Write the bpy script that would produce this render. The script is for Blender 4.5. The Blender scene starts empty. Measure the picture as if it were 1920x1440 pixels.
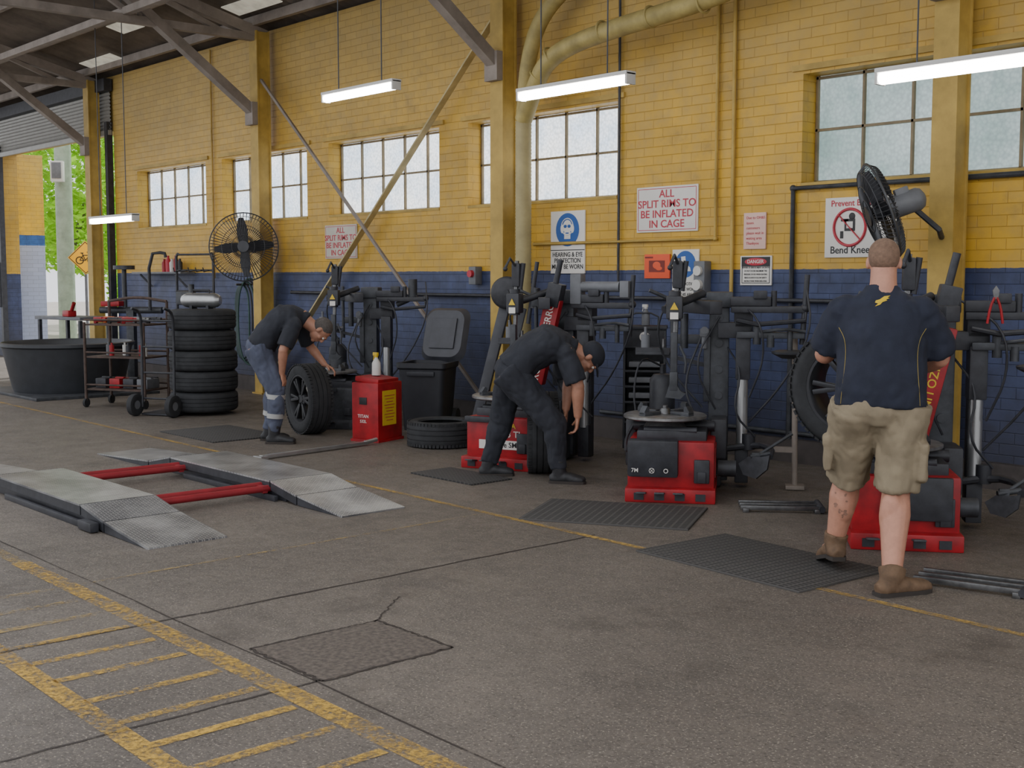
import bpy,bmesh,math,random
from mathutils import Vector as V, Matrix as M, Euler, noise
from mathutils.bvhtree import BVHTree
random.seed(5)
COL=bpy.context.scene.collection
R=math.radians
def lin(c): return tuple((x/12.92 if x<=.04045 else ((x+.055)/1.055)**2.4) for x in c)
def hx(s): return tuple(int(s[i:i+2],16)/255 for i in (0,2,4))
# ---------------- materials
def newmat(name):
    m=bpy.data.materials.new(name); m.use_nodes=True; nt=m.node_tree
    return m,nt,nt.nodes['Principled BSDF'],nt.nodes.new
def mixc(nt,fac,a,b,mode='MIX'):
    n=nt.nodes.new('ShaderNodeMix'); n.data_type='RGBA'; n.blend_type=mode
    for sock,val in ((n.inputs[0],fac),(n.inputs[6],a),(n.inputs[7],b)):
        if hasattr(val,'links') or hasattr(val,'is_linked'): nt.links.new(val,sock)
        else: sock.default_value=val if isinstance(val,(int,float)) else (*val[:3],1)
    return n.outputs[2]
def math_(nt,op,a,b=0.0,c=None):
    n=nt.nodes.new('ShaderNodeMath'); n.operation=op
    for i,val in enumerate((a,b)+((c,) if c is not None else ())):
        if hasattr(val,'is_linked'): nt.links.new(val,n.inputs[i])
        else: n.inputs[i].default_value=val
    return n.outputs[0]
def noisen(nt,scale,detail=4,vec=None,rough=.6):
    n=nt.nodes.new('ShaderNodeTexNoise'); n.inputs['Scale'].default_value=scale; n.inputs['Detail'].default_value=detail; n.inputs['Roughness'].default_value=rough
    if vec is None:
        tc=nt.nodes.new('ShaderNodeTexCoord'); vec=tc.outputs['Object']
    nt.links.new(vec,n.inputs['Vector']); return n.outputs['Fac']
def ramp(nt,fac,lo,hi,a=0.0,b=1.0):
    n=nt.nodes.new('ShaderNodeMapRange'); nt.links.new(fac,n.inputs[0])
    n.inputs[1].default_value=lo;n.inputs[2].default_value=hi;n.inputs[3].default_value=a;n.inputs[4].default_value=b
    return n.outputs[0]
def bump(nt,bs,h,strength=.4,dist=.01):
    n=nt.nodes.new('ShaderNodeBump'); n.inputs['Strength'].default_value=strength; n.inputs['Distance'].default_value=dist
    nt.links.new(h,n.inputs['Height']); nt.links.new(n.outputs[0],bs.inputs['Normal'])
def mat(name,c,rough=.6,metal=0,var=.18,scale=7,bmp=.12,bscale=90,emit=0):
    m,nt,bs,N=newmat(name); c=lin(hx(c))
    f=noisen(nt,scale,6)
    f=ramp(nt,f,.3,.7)
    lo=tuple(x*(1-var) for x in c); hi=tuple(min(1,x*(1+var)) for x in c)
    o=mixc(nt,f,lo,hi); nt.links.new(o,bs.inputs['Base Color'])
    bs.inputs['Roughness'].default_value=rough; bs.inputs['Metallic'].default_value=metal
    if bmp: bump(nt,bs,noisen(nt,bscale,3),bmp,.003)
    if emit:
        nt.links.new(o,bs.inputs['Emission Color']); bs.inputs['Emission Strength'].default_value=emit
    return m
BLK=mat('black_paint','313237',.5,0,.4,12); DRK=mat('dark_grey_metal','414347',.5,.2,.45,9); RUB=mat('rubber','2f3032',.82,0,.3,12,.3,140)
RED=mat('red_paint','9c121c',.45,0,.4,7); STL=mat('greasy_steel','6c6c6c',.38,.8,.35,20); ALU=mat('brushed_aluminium','b4b5b5',.35,.8,.15)
TABLE=mat('worn_turntable_steel','908f8e',.35,.7,.35,14)
WHT=mat('white_plastic','d2d0ca',.5,0,.05); PAPW=mat('white_sign','dedad3',.5,0,.05,4,0); GRY=mat('grey_plastic','6c6e72',.55)
YEL=mat('yellow_paint','d0a52a',.5,0,.1); YLAB=mat('yellow_label','dcb92e',.5,0,.04,5,0); YDIRT=mat('dusty_yellow_paint','b3954a',.6,0,.28,3)
BRN=mat('dusty_brown_steel','8a8077',.7,.1,.25,4); SRED=mat('sign_red','b83040',.5,0,.03,4,0); SBLK=mat('sign_black','222224',.5,0,.03,4,0)
PALEY=mat('pale_dusty_brace_paint','b8a87a',.65,0,.25,5)
SBLU=mat('sign_blue','2257a0',.5,0,.04,4,0); PINK=mat('pink_paper','deb8ac',.6,0,.04,4,0); ORG=mat('orange_paper','e65a34',.6,0,.05,4,0)
SKIN=mat('skin','c08a72',.5,0,.1,25,.12,200); SKIN2=mat('skin_darker','ad7c64',.5,0,.1,25,.1,200)  # second skin tone is slightly darker
NAVY=mat('navy_fabric','262a38',.9,0,.2,10,.4,300); BLKF=mat('black_fabric','2b2d34',.9,0,.2,10,.4,300); KHA=mat('khaki_fabric','8c7f68',.9,0,.14,9,.4,260)
GRYF=mat('blue_grey_work_fabric','505566',.9,0,.2,9,.4,260); REFL=mat('reflective_tape','a9a9a6',.5,.2,.06); BOOT=mat('worn_brown_leather','6c5540',.8,0,.35,14,.3,120)
BBOOT=mat('black_leather','2a2a2c',.6,0,.2,14); HAIRB=mat('short_fair_hair','806654',.9,0,.25,60,.6,400); HAIRG=mat('grey_hair','544e4a',.9,0,.25,60,.6,400); SOLE=mat('dark_sole','3a3430',.9)
HOSE=mat('green_hose','35504b',.6); BLUH=mat('blue_hose','2b5c9c',.5); DUCT=mat('cream_duct_paint','a5945a',.6,0,.3,5); FLEX=mat('dusty_cream_ribbed_duct','a89a6c',.6,0,.2,4)
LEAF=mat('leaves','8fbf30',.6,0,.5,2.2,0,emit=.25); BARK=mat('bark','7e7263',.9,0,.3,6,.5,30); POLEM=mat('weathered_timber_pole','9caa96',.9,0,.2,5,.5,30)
ROOF=mat('dusty_corrugated_roof','71685f',.7,.2,.4,1.5); WIRE=mat('wire','4a4b4e',.5,.4); EYEW=mat('eye','d8d4cc',.3,0,.02,5,0)
CARW=mat('orange_plastic','c8642a',.5); INK=mat('tattoo_ink','94705f',.7,0,.2,40,0); PIPG=mat('dull_yellow_piping','a8924a',.7)
TUBE,nt,bs,N=newmat('fluorescent_tube'); bs.inputs['Emission Color'].default_value=(1,.98,.93,1); bs.inputs['Emission Strength'].default_value=18; bs.inputs['Base Color'].default_value=(1,1,1,1)
# wall
def wallmat(name,split=1.67,upper='d4a632',lower='3b4568',band=None):
    m,nt,bs,N=newmat(name); L=nt.links.new
    tc=N('ShaderNodeTexCoord'); sp=N('ShaderNodeSeparateXYZ'); L(tc.outputs['Object'],sp.inputs[0])
    u=math_(nt,'ADD',sp.outputs[0],sp.outputs[1]); cb=N('ShaderNodeCombineXYZ'); L(u,cb.inputs[0]); L(sp.outputs[2],cb.inputs[1])
    br=N('ShaderNodeTexBrick'); L(cb.outputs[0],br.inputs['Vector'])
    for k,v_ in dict(Scale=1,**{'Brick Width':.235,'Row Height':.086,'Mortar Size':.005,'Mortar Smooth':.8}).items(): br.inputs[k].default_value=v_
    br.inputs['Color1'].default_value=(.9,.9,.9,1); br.inputs['Color2'].default_value=(1,1,1,1); br.inputs['Mortar'].default_value=(.74,.71,.66,1)
    edge=math_(nt,'ADD',sp.outputs[2],math_(nt,'MULTIPLY',math_(nt,'SUBTRACT',noisen(nt,14),.5),.02))
    f=math_(nt,'GREATER_THAN',edge,split)
    up=lin(hx(upper)); lo=lin(hx(lower))
    big=ramp(nt,noisen(nt,.9,6),.35,.7)
    upc=mixc(nt,big,tuple(x*.78 for x in up),tuple(min(1,x*1.18) for x in up))
    sm=ramp(nt,noisen(nt,6,8),.42,.72)
    upc=mixc(nt,math_(nt,'MULTIPLY',sm,.45),upc,lin(hx('a48e5c')))
    dk=ramp(nt,noisen(nt,2.3,10,None,.75),.56,.72,0,.45); upc=mixc(nt,dk,upc,lin(hx('7d6a3c')))
    haze=ramp(nt,sp.outputs[2],3.0,4.6,0,.6); upc=mixc(nt,haze,upc,lin(hx('ac9868')))  # haze painted into the wall colour, paler towards the eaves
    loc_=mixc(nt,sm,tuple(x*.75 for x in lo),tuple(x*1.3 for x in lo)); loc_=mixc(nt,dk,loc_,lin(hx('2e3038')))
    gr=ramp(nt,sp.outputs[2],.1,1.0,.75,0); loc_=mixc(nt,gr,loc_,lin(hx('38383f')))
    if band: 
        f2=math_(nt,'GREATER_THAN',edge,split-.22); loc_=mixc(nt,f2,lin(hx(band)),loc_)
    c=mixc(nt,f,loc_,upc); c=mixc(nt,1.0,c,br.outputs['Color'],'MULTIPLY')
    L(c,bs.inputs['Base Color']); bs.inputs['Roughness'].default_value=.5
    h=math_(nt,'SUBTRACT',math_(nt,'MULTIPLY',noisen(nt,30),.35),br.outputs['Fac']); bump(nt,bs,h,.5,.006)
    return m
WALLM=wallmat('painted_brick'); COLM=wallmat('painted_brick_pillar',2.5,'e0b41c','2f62a8','aab4cc')
# floor
m,nt,bs,N=newmat('worn_concrete'); L=nt.links.new; FLOORM=m
a=ramp(nt,noisen(nt,.6,8),.3,.72); b=ramp(nt,noisen(nt,4,9,None,.7),.38,.66); c=ramp(nt,noisen(nt,95,3),.58,.65); d=ramp(nt,noisen(nt,60,3),.56,.63); e_=ramp(nt,noisen(nt,26,8,None,.8),.48,.62)
col=mixc(nt,a,lin(hx('5c554f')),lin(hx('7a7168'))); col=mixc(nt,math_(nt,'MULTIPLY',b,.5),col,lin(hx('4f4841')))
col=mixc(nt,math_(nt,'MULTIPLY',e_,.35),col,lin(hx('8a8072')))
col=mixc(nt,math_(nt,'MULTIPLY',c,.6),col,lin(hx('c4b8a4'))); col=mixc(nt,math_(nt,'MULTIPLY',d,.55),col,lin(hx('38312c')))
st=ramp(nt,noisen(nt,1.7,7,None,.7),.55,.7,0,.5); col=mixc(nt,st,col,lin(hx('423b35')))
L(col,bs.inputs['Base Color']); L(ramp(nt,b,0,1,.42,.7),bs.inputs['Roughness']); bump(nt,bs,math_(nt,'ADD',noisen(nt,60,6),e_),.4,.006)
def worn(name,c,lo=.42,hi=.56,sc=16):
    m,nt,bs,N=newmat(name); L=nt.links.new; bs.inputs['Base Color'].default_value=(*lin(hx(c)),1); bs.inputs['Roughness'].default_value=.7
    n1=noisen(nt,sc,10,None,.8); n2=noisen(nt,2.2,3)
    f=ramp(nt,math_(nt,'ADD',math_(nt,'MULTIPLY',n1,.7),math_(nt,'MULTIPLY',n2,.3)),lo,hi)
    tr=N('ShaderNodeBsdfTransparent'); mx=N('ShaderNodeMixShader'); L(f,mx.inputs[0]); L(tr.outputs[0],mx.inputs[1]); L(bs.outputs[0],mx.inputs[2])
    L(mx.outputs[0],nt.nodes['Material Output'].inputs[0]); return m
LINEM=worn('worn_yellow_line','cda448',.44,.59,34); LINEW=worn('thin_worn_yellow_line','bd9a50',.42,.60,24); LINEF=worn('faded_yellow_line','b0955c',.47,.63,30); CRACK=worn('dark_crack','38302b',.36,.5,25)
# tread plate
m,nt,bs,N=newmat('tread_plate'); L=nt.links.new; PLATE=m
tc=N('ShaderNodeTexCoord'); sp=N('ShaderNodeSeparateXYZ'); L(tc.outputs['Object'],sp.inputs[0])
uu=math_(nt,'ADD',sp.outputs[0],sp.outputs[1]); vv=math_(nt,'SUBTRACT',sp.outputs[0],sp.outputs[1])
def sn(x,ph): return math_(nt,'ABSOLUTE',math_(nt,'SINE',math_(nt,'MULTIPLY_ADD',x,70,ph)))
def bar(x,y,ph): return ramp(nt,math_(nt,'MULTIPLY',math_(nt,'POWER',sn(x,ph),8),math_(nt,'POWER',sn(y,ph),1.5)),.3,.55)
b1=bar(uu,vv,0.0); b2=bar(vv,uu,1.57); pt=math_(nt,'MAXIMUM',b1,b2)
col=mixc(nt,ramp(nt,noisen(nt,3,7),.38,.62),lin(hx('747579')),lin(hx('b4b5b6'))); col=mixc(nt,math_(nt,'MULTIPLY',pt,.5),col,lin(hx('efeeea')))
L(col,bs.inputs['Base Color']); bs.inputs['Metallic'].default_value=.65; bs.inputs['Roughness'].default_value=.32; bump(nt,bs,pt,.4,.003)
# rubber mat
m,nt,bs,N=newmat('perforated_rubber'); L=nt.links.new; MATM=m
tc=N('ShaderNodeTexCoord'); br=N('ShaderNodeTexBrick'); L(tc.outputs['Object'],br.inputs['Vector']); br.offset=0
for k,v_ in dict(Scale=1,**{'Brick Width':.05,'Row Height':.032,'Mortar Size':.008,'Mortar Smooth':.2}).items(): br.inputs[k].default_value=v_
br.inputs['Color1'].default_value=(.02,.02,.019,1);br.inputs['Color2'].default_value=(.03,.029,.028,1);br.inputs['Mortar'].default_value=(.08,.075,.07,1)
L(br.outputs['Color'],bs.inputs['Base Color']); bs.inputs['Roughness'].default_value=.8; bump(nt,bs,br.outputs['Fac'],.8,.006)
# glass, with the daylight behind it put in as emission
m,nt,bs,N=newmat('frosted_wired_glass'); L=nt.links.new; GLASS=m
tc=N('ShaderNodeTexCoord'); vo=N('ShaderNodeTexVoronoi'); vo.inputs['Scale'].default_value=34; L(tc.outputs['Object'],vo.inputs['Vector'])
sp=N('ShaderNodeSeparateXYZ'); L(tc.outputs['Object'],sp.inputs[0]); gx=ramp(nt,sp.outputs[0],-8.4,-6.2)
base=mixc(nt,gx,(1.0,1.0,1.0),(.26,.38,.36)); base2=mixc(nt,gx,(.62,.74,.90),(.46,.56,.56))
col=mixc(nt,ramp(nt,noisen(nt,1.3,6,None,.7),.38,.62),base,base2); col=mixc(nt,ramp(nt,vo.outputs['Distance'],.25,.8,0,.4),col,(.16,.22,.24))
bs.inputs['Base Color'].default_value=(.06,.07,.07,1); L(col,bs.inputs['Emission Color']); L(ramp(nt,gx,0,1,2.3,1.2),bs.inputs['Emission Strength']); bs.inputs['Roughness'].default_value=.3

# ---------------- mesh builder
class B:
    def __init__(s): s.v=[];s.f=[];s.m=[]
    def raw(s,vs,fs,mi=0):
        o=len(s.v); s.v+= [tuple(v) for v in vs]; s.f+=[tuple(i+o for i in f) for f in fs]; s.m+=[mi]*len(fs); return s
    def bm(s,bm,mi=0):
        bm.verts.index_update(); s.raw([v.co.copy() for v in bm.verts],[[v.index for v in f.verts] for f in bm.faces],mi); bm.free(); return s
    def box(s,c,size,rot=(0,0,0),bev=0,mi=0,mtx=None):
        bm=bmesh.new(); bmesh.ops.create_cube(bm,size=1)
        for v in bm.verts: v.co=V((v.co.x*size[0],v.co.y*size[1],v.co.z*size[2]))
        if bev: bmesh.ops.bevel(bm,geom=list(bm.edges),offset=bev,segments=2,affect='EDGES',profile=.6)
        T=M.Translation(c)@(mtx if mtx else Euler(rot).to_matrix().to_4x4())
        bm.transform(T); return s.bm(bm,mi)
    def beam(s,p0,p1,w,h=None,bev=0,mi=0,up=(0,0,1)):
        p0=V(p0);p1=V(p1);d=p1-p0;L_=d.length;d.normalize();u=V(up)
        if abs(d.dot(u))>.98:u=V((0,1,0))
        x=d.cross(u).normalized();z=x.cross(d); mt=M((x,d,z)).transposed().to_4x4()
        return s.box((p0+p1)/2,(w,L_,h or w),bev=bev,mi=mi,mtx=mt)
    def lathe(s,prof,o=(0,0,0),ax=(0,0,1),n=24,closed=False,mi=0,cap=False):
        q=V(ax).normalized().to_track_quat('Z','Y'); o=V(o); vs=[];fs=[];k=len(prof)
        for i in range(n):
            a=2*math.pi*i/n; ca,sa=math.cos(a),math.sin(a)
            for r,z in prof: vs.append(o+q@V((r*ca,r*sa,z)))
        for i in range(n):
            j=(i+1)%n
            for t in range(k if closed else k-1):
                t2=(t+1)%k; fs.append((i*k+t,j*k+t,j*k+t2,i*k+t2))
        if cap:
            fs.append(tuple(i*k for i in range(n))[::-1]); fs.append(tuple(i*k+k-1 for i in range(n)))
        return s.raw(vs,fs,mi)
    def cyl(s,p0,p1,r0,r1=None,n=18,mi=0):
        p0=V(p0);p1=V(p1);d=p1-p0; return s.lathe([(r0,0),(r1 if r1 is not None else r0,d.length)],p0,d,n,mi=mi,cap=True)
    def sph(s,c,r,mi=0,rot=None,u=16,w=10):
        bm=bmesh.new(); bmesh.ops.create_uvsphere(bm,u_segments=u,v_segments=w,radius=1)
        r=(r,r,r) if isinstance(r,(int,float)) else r
        T=M.Translation(c)@(rot if rot else M.Identity(4))@M.Diagonal((*r,1)); bm.transform(T); return s.bm(bm,mi)
    def loft(s,rings,xdir=(1,0,0),n=20,mi=0,closed=False):
        P=[V(r[0]) for r in rings];k=len(P);vs=[];fs=[];X=V(xdir)
        for i,(p,rx,ry) in enumerate(rings):
            if closed: t=P[(i+1)%k]-P[i-1]
            else: t=P[min(i+1,k-1)]-P[max(i-1,0)]
            t.normalize(); x=X-t*X.dot(t)
            if x.length<.05: x=t.orthogonal()
            x.normalize(); X=x; y=t.cross(x)
            for j in range(n):
                a=2*math.pi*j/n; vs.append(P[i]+x*rx*math.cos(a)+y*ry*math.sin(a))
        for i in range(k if closed else k-1):
            i2=(i+1)%k
            for j in range(n): fs.append((i*n+j,i*n+(j+1)%n,i2*n+(j+1)%n,i2*n+j))
        if not closed: fs.append(tuple(range(n))[::-1]); fs.append(tuple((k-1)*n+j for j in range(n)))
        return s.raw(vs,fs,mi)
    def tube(s,pts,r,n=8,mi=0,closed=False,smooth=0):
        P=[V(p) for p in pts]
        for _ in range(smooth):
            Q=[P[0]]
            for a,b in zip(P,P[1:]): Q+=[a*.75+b*.25,a*.25+b*.75]
            Q.append(P[-1]);P=Q
        return s.loft([(p,r,r) for p in P],V((.13,.21,.97)),n,mi,closed)
    def ring(s,c,rad,r,ax=(0,0,1),n=32,k=6,mi=0):
        q=V(ax).normalized().to_track_quat('Z','Y'); c=V(c)
        return s.tube([c+q@V((rad*math.cos(2*math.pi*i/n),rad*math.sin(2*math.pi*i/n),0)) for i in range(n)],r,k,mi,True)
    def prism(s,poly,th,mt=None,mi=0):
        n=len(poly); mt=mt or M.Identity(4)
        vs=[mt@V((x,y,-th/2)) for x,y in poly]+[mt@V((x,y,th/2)) for x,y in poly]
        fs=[tuple(range(n))[::-1],tuple(range(n,2*n))]+[(i,(i+1)%n,n+(i+1)%n,n+i) for i in range(n)]
        return s.raw(vs,fs,mi)
    def mesh(s,name):
        me=bpy.data.meshes.new(name); me.from_pydata(s.v,[],s.f); me.update(); return me
def setl(o,label=None,cat=None,group=None,kind=None):
    if label:o['label']=label
    if cat:o['category']=cat
    if group:o['group']=group
    if kind:o['kind']=kind
    return o
def mkobj(name,me,mats,parent=None,loc=(0,0,0),rot=(0,0,0),sharp=38,idx=None):
    me.materials.clear()
    for m_ in (mats if isinstance(mats,(list,tuple)) else [mats]): me.materials.append(m_)
    if idx: me.polygons.foreach_set('material_index',idx)
    bm=bmesh.new(); bm.from_mesh(me); bmesh.ops.recalc_face_normals(bm,faces=bm.faces); bm.to_mesh(me); bm.free()
    me.shade_smooth(); me.set_sharp_from_angle(angle=R(sharp))
    o=bpy.data.objects.new(name,me); COL.objects.link(o); o.parent=parent; o.location=loc; o.rotation_euler=rot; return o
def part(parent,b,name,mats,label=None,loc=(0,0,0),rot=(0,0,0)):
    me=b.mesh(name); n=len(mats) if isinstance(mats,(list,tuple)) else 1
    o=mkobj(name,me,mats,parent,loc,rot,idx=[min(i,n-1) for i in b.m]); 
    if label:o['label']=label
    return o
def single(b,name,mats,label,cat,loc=(0,0,0),rot=(0,0,0),group=None,kind=None):
    return setl(part(None,b,name,mats,None,loc,rot),label,cat,group,kind)
def thing(name,label,cat,loc=(0,0,0),rot=(0,0,0),group=None):
    e=bpy.data.objects.new(name,None); e.empty_display_size=.1; COL.objects.link(e); e.location=loc
    e.rotation_euler=rot if isinstance(rot,(tuple,list)) else (0,0,rot); return setl(e,label,cat,group)
def text(parent,s,size,m_,loc,rot=(math.pi/2,0,0),name='lettering',bold=.02,align='CENTER',sx=1):
    c=bpy.data.curves.new('t','FONT'); c.body=s; c.size=size; c.align_x=align; c.align_y='CENTER'; c.extrude=.0008; c.offset=bold*size*.5; c.resolution_u=3; c.space_line=.9
    o=bpy.data.objects.new('t',c); COL.objects.link(o); dg=bpy.context.evaluated_depsgraph_get(); dg.update()
    me=bpy.data.meshes.new_from_object(o.evaluated_get(dg)); bpy.data.objects.remove(o)
    for v in me.vertices: v.co.x*=sx
    o=mkobj(name,me,m_,parent,loc,rot); return o

# ---------------- camera
cam=bpy.data.cameras.new('camera'); co=bpy.data.objects.new('camera',cam); COL.objects.link(co)
co.location=(0,0,1.6); co.rotation_euler=(math.pi/2-math.atan(200/2300),0,R(48.3)); cam.sensor_width=36; cam.lens=36*2300/1920; cam.clip_end=300
bpy.context.scene.camera=co

# ---------------- room shell
YW=8.9; TW=.3; ZS,ZT=2.40,3.32
wins=[(-6.27,-3.97),(-10.73,-8.43),(-13.55,-11.25),(-16.37,-14.07),(-19.19,-16.86)]
b=B()
def wseg(x0,x1,z0,z1): b.box(((x0+x1)/2,YW+TW/2,(z0+z1)/2),(x1-x0,TW,z1-z0))
edges=sorted(wins); x=-20.05
for w0,w1 in edges:
    wseg(x,w0,0,4.95); wseg(w0,w1,0,ZS); wseg(w0,w1,ZT,4.95); x=w1
wseg(x,4,0,4.95); wseg(-25.35,-20.05,4.05,4.95); wseg(-29,-25.35,0,4.95)
setl(part(None,b,'wall_back',WALLM),kind='structure')
b=B(); b.box((-10,1.6,-.05),(44,15.2,.1)); setl(part(None,b,'floor',FLOORM),kind='structure')
PAV=mat('pale_pavement','a39c92',.8,0,.15,1.2); b=B(); b.box((-35,29.2,-.06),(90,40,.1)); setl(part(None,b,'floor_outside',PAV),kind='structure')
b=B(); vs=[];fs=[]; nx=440; ys=[9.3,4.2]
for i in range(nx+1):
    xx=-30+i*.08; dz=.025*(1 if i%2 else -1)
    for y in ys: vs.append((xx,y,4.95+.25*(9.2-y) +dz))
for i in range(nx): o=i*2; fs.append((o,o+1,o+3,o+2))
b.raw(vs,fs); setl(part(None,b,'ceiling',ROOF),kind='structure')
b=B(); b.box((-5,YW-.04,.1),(29.8,.08,.2)); setl(part(None,b,'baseboard_back',mat('grimy_skirting','4a4442',.8,0,.3,5)),kind='structure')
FRM=mat('window_frame','85765a',.6,0,.25)
for k,(w0,w1) in enumerate(wins):
    b=B(); y=YW+.2
    b.box(((w0+w1)/2,y+.03,(ZS+ZT)/2),(w1-w0,.01,ZT-ZS),mi=0)
    for t in (ZS+.02,(ZS+ZT)/2,ZT-.02): b.box(((w0+w1)/2,y,t),(w1-w0,.03,.022),mi=1)
    for i in range(6): b.box((w0+.015+(w1-w0-.03)*i/5,y,(ZS+ZT)/2),(.02,.03,ZT-ZS),mi=1)
    b.box(((w0+w1)/2,YW+.09,ZS-.0),(w1-w0,.2,.03),rot=(.12,0,0),mi=2)
    setl(part(None,b,'window_%d'%(k+1),[GLASS,FRM,YDIRT]),kind='structure')
    b=B(); b.box(((w0+w1)/2,YW-.01,ZT+.05),(w1-w0+.2,.03,.05)); setl(part(None,b,'trim_%d'%(k+1),YDIRT),kind='structure')
# roller door
b=B(); prof=[]
for i in range(12): prof+=[(0,4.02+i*.06),(.025,4.05+i*.06)]
vs=[];fs=[]
for i,(dy,z) in enumerate(prof): vs+=[(-25.35,8.84+dy,z),(-20.05,8.84+dy,z)]
for i in range(len(prof)-1): fs.append((2*i,2*i+1,2*i+3,2*i+2))
b.raw(vs,fs); b.box((-22.7,8.84,4.02),(5.3,.06,.08)); b.box((-22.7,8.8,4.8),(5.4,.14,.2),mi=1)
b.box((-20.12,8.84,2.1),(.1,.1,4.2),mi=1); b.box((-25.3,8.84,2.1),(.1,.1,4.2),mi=1)
setl(part(None,b,'door_1',[mat('grey_shutter','9a9892',.5,.3,.1),BLK]),kind='structure')

# ---------------- posts, braces, trusses
PX=[-20.45,-14.9,-9.9,-4.8]
for i,px in enumerate(PX):
    t=thing('steel_post','dusty yellow painted steel column standing against the brick wall','column',(px,8.7,0),0,'steel wall columns')
    b=B(); b.box((0,-.09,2.45),(.2,.02,4.9)); b.box((0,.09,2.45),(.2,.02,4.9)); b.box((0,0,2.45),(.02,.17,4.9)); b.box((0,0,.01),(.26,.26,.02)); b.box((-.07,0,2.45),(.03,.16,4.88));b.box((.07,0,2.45),(.03,.16,4.88))
    part(t,b,'shaft',YDIRT)
    b=B(); b.beam((0,-.1,3.82),(0,-2.15,5.32),.13,.12); b.box((0,-.14,3.8),(.2,.08,.3)); part(t,b,'knee_brace',BRN,'brownish grey steel brace')
for i,px in enumerate(PX+[.4,-26]):
    t=thing('roof_truss','dusty brown steel roof truss under the corrugated sheets','roof truss',(px,0,0),0,'roof trusses')
    def zt(y): return 4.8+.25*(9.2-abs(y))
    b=B(); b.beam((0,8.8,zt(8.8)-.05),(0,3.8,zt(3.8)-.05),.12,.14); part(t,b,'top_chord',BRN)
    b=B(); b.beam((0,8.8,4.82),(0,3.8,4.82),.1,.1); part(t,b,'bottom_chord',BRN)
    b=B(); ys=[8.2,7,5.6,4.2]
    for a_,c_ in zip(ys,ys[1:]): b.beam((0,a_,4.82),(0,c_,zt(c_)-.1),.06,.06); b.beam((0,c_,4.82),(0,c_,zt(c_)-.1),.05,.05)
    part(t,b,'web',BRN)
for i in range(5):
    y=8.6-i*1.0; b=B(); b.box((-12.5,y,4.87+.25*(9.2-y)),(34,.07,.12)); b.box((-12.5,y+.03,4.93+.25*(9.2-y)),(34,.07,.015))
    single(b,'roof_purlin',BRN,'long brown steel purlin under the corrugated roof','roof beam',group='roof purlins')
b=B(); b.box((-12.5,6.8,4.9),(34,.09,.09)); single(b,'tie_beam',BRN,'horizontal brown steel tie beam joining the trusses','roof beam')
RL=mat('glowing_roof_gap','d8d4c4',.6,0,.2,6,0,emit=.35)  # glowing panels stand in for daylight through gaps near the eave
for x_,y_,l_ in ((-14.4,8.3,1.1),(-19.5,8.5,1.2),(-17.3,7.9,.7),(-22,7.6,1.4),(-12.2,8.5,.8)):
    b=B(); b.box((0,0,0),(l_,.28,.012),rot=(-math.atan(.25),0,0)); single(b,'roof_glow_panel',RL,'glowing pale panel standing in for a bright roof gap','roof light',(x_,y_,4.9+.25*(9.2-y_)),group='glowing roof panels')
b=B(); b.beam((-14.8,8.76,.25),(-10.0,8.76,4.45),.02,.085,up=(0,1,0)); single(b,'diagonal_brace',PALEY,'flat pale yellow steel diagonal brace between two columns','brace')
b=B(); b.beam((-14.8,8.66,4.25),(-10.0,8.66,.1),.03,.035); single(b,'diagonal_brace',BRN,'thin rusty steel diagonal rod between two columns','brace')

# ---------------- lamps
def lamp(x0,x1,y,z):
    t=thing('fluorescent_lamp','long white fluorescent batten hanging from the roof','lamp',((x0+x1)/2,y,z),0,'hanging fluorescent lamps'); l=(x1-x0)/2
    b=B(); b.box((0,0,.06),(2*l,.11,.03),bev=.006); b.box((l-.01,0,.02),(.02,.1,.09),bev=.004); b.box((-l+.01,0,.02),(.02,.1,.09),bev=.004); part(t,b,'housing',WHT)
    b=B(); b.loft([((-l+.02,0,.012),.045,.036),((l-.02,0,.012),.045,.036)],(0,1,0),18); part(t,b,'diffuser',TUBE)
    for s in (-.6,.6):
        b=B(); zt_=4.84+.25*(9.2-y)-z; b.cyl((s*l,0,.07),(s*l,0,zt_),.006,n=6); part(t,b,'chain',WIRE)
lamp(-10.55,-9.35,6.9,3.36); lamp(-7.64,-6.4,6.9,3.07); lamp(-4.3,-3.0,6.9,2.82); lamp(-16.3,-14.95,6.9,2.34)

# ---------------- floor markings
def strip(x0,y0,x1,y1,w,m_,label,z=.003,seg=1,jit=0,name='floor_line',grp='painted floor lines'):
    b=B(); p0=V((x0,y0,z));p1=V((x1,y1,z)); d=(p1-p0).normalized(); nn=V((-d.y,d.x,0)); vs=[];fs=[]
    for i in range(seg+1):
        p=p0.lerp(p1,i/seg)+nn*(random.uniform(-jit,jit)); ww=w/2*(1+random.uniform(-.3,.3)*(jit>0)); vs+=[p-nn*ww,p+nn*ww]
    for i in range(seg): fs.append((2*i,2*i+2,2*i+3,2*i+1))
    b.raw(vs,fs); return single(b,name,m_,label,'floor marking' if name=='floor_line' else 'floor crack',group=grp)
WL='worn yellow painted line on the concrete floor'
strip(-22,5.62,-1,5.27,.05,LINEW,WL); strip(-6.9,2.45,-2.2,2.42,.105,LINEM,WL); strip(-6.6,1.79,-2.6,1.74,.09,LINEM,WL); strip(-10.5,2.47,-6.9,2.45,.08,LINEF,'faded yellow line across the concrete floor')
for xx in (-6.2,-5.9,-5.6,-5.3,-5.03,-4.75,-4.44,-4.15,-3.87,-3.59,-3.3): strip(xx,1.8,xx,2.36,.055,LINEM if xx>-5.5 else LINEF,'short worn yellow hatch line on the concrete floor')
strip(-6.2,2.5,-6.27,5.3,.03,LINEF,'faint yellow line across the concrete floor')
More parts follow.
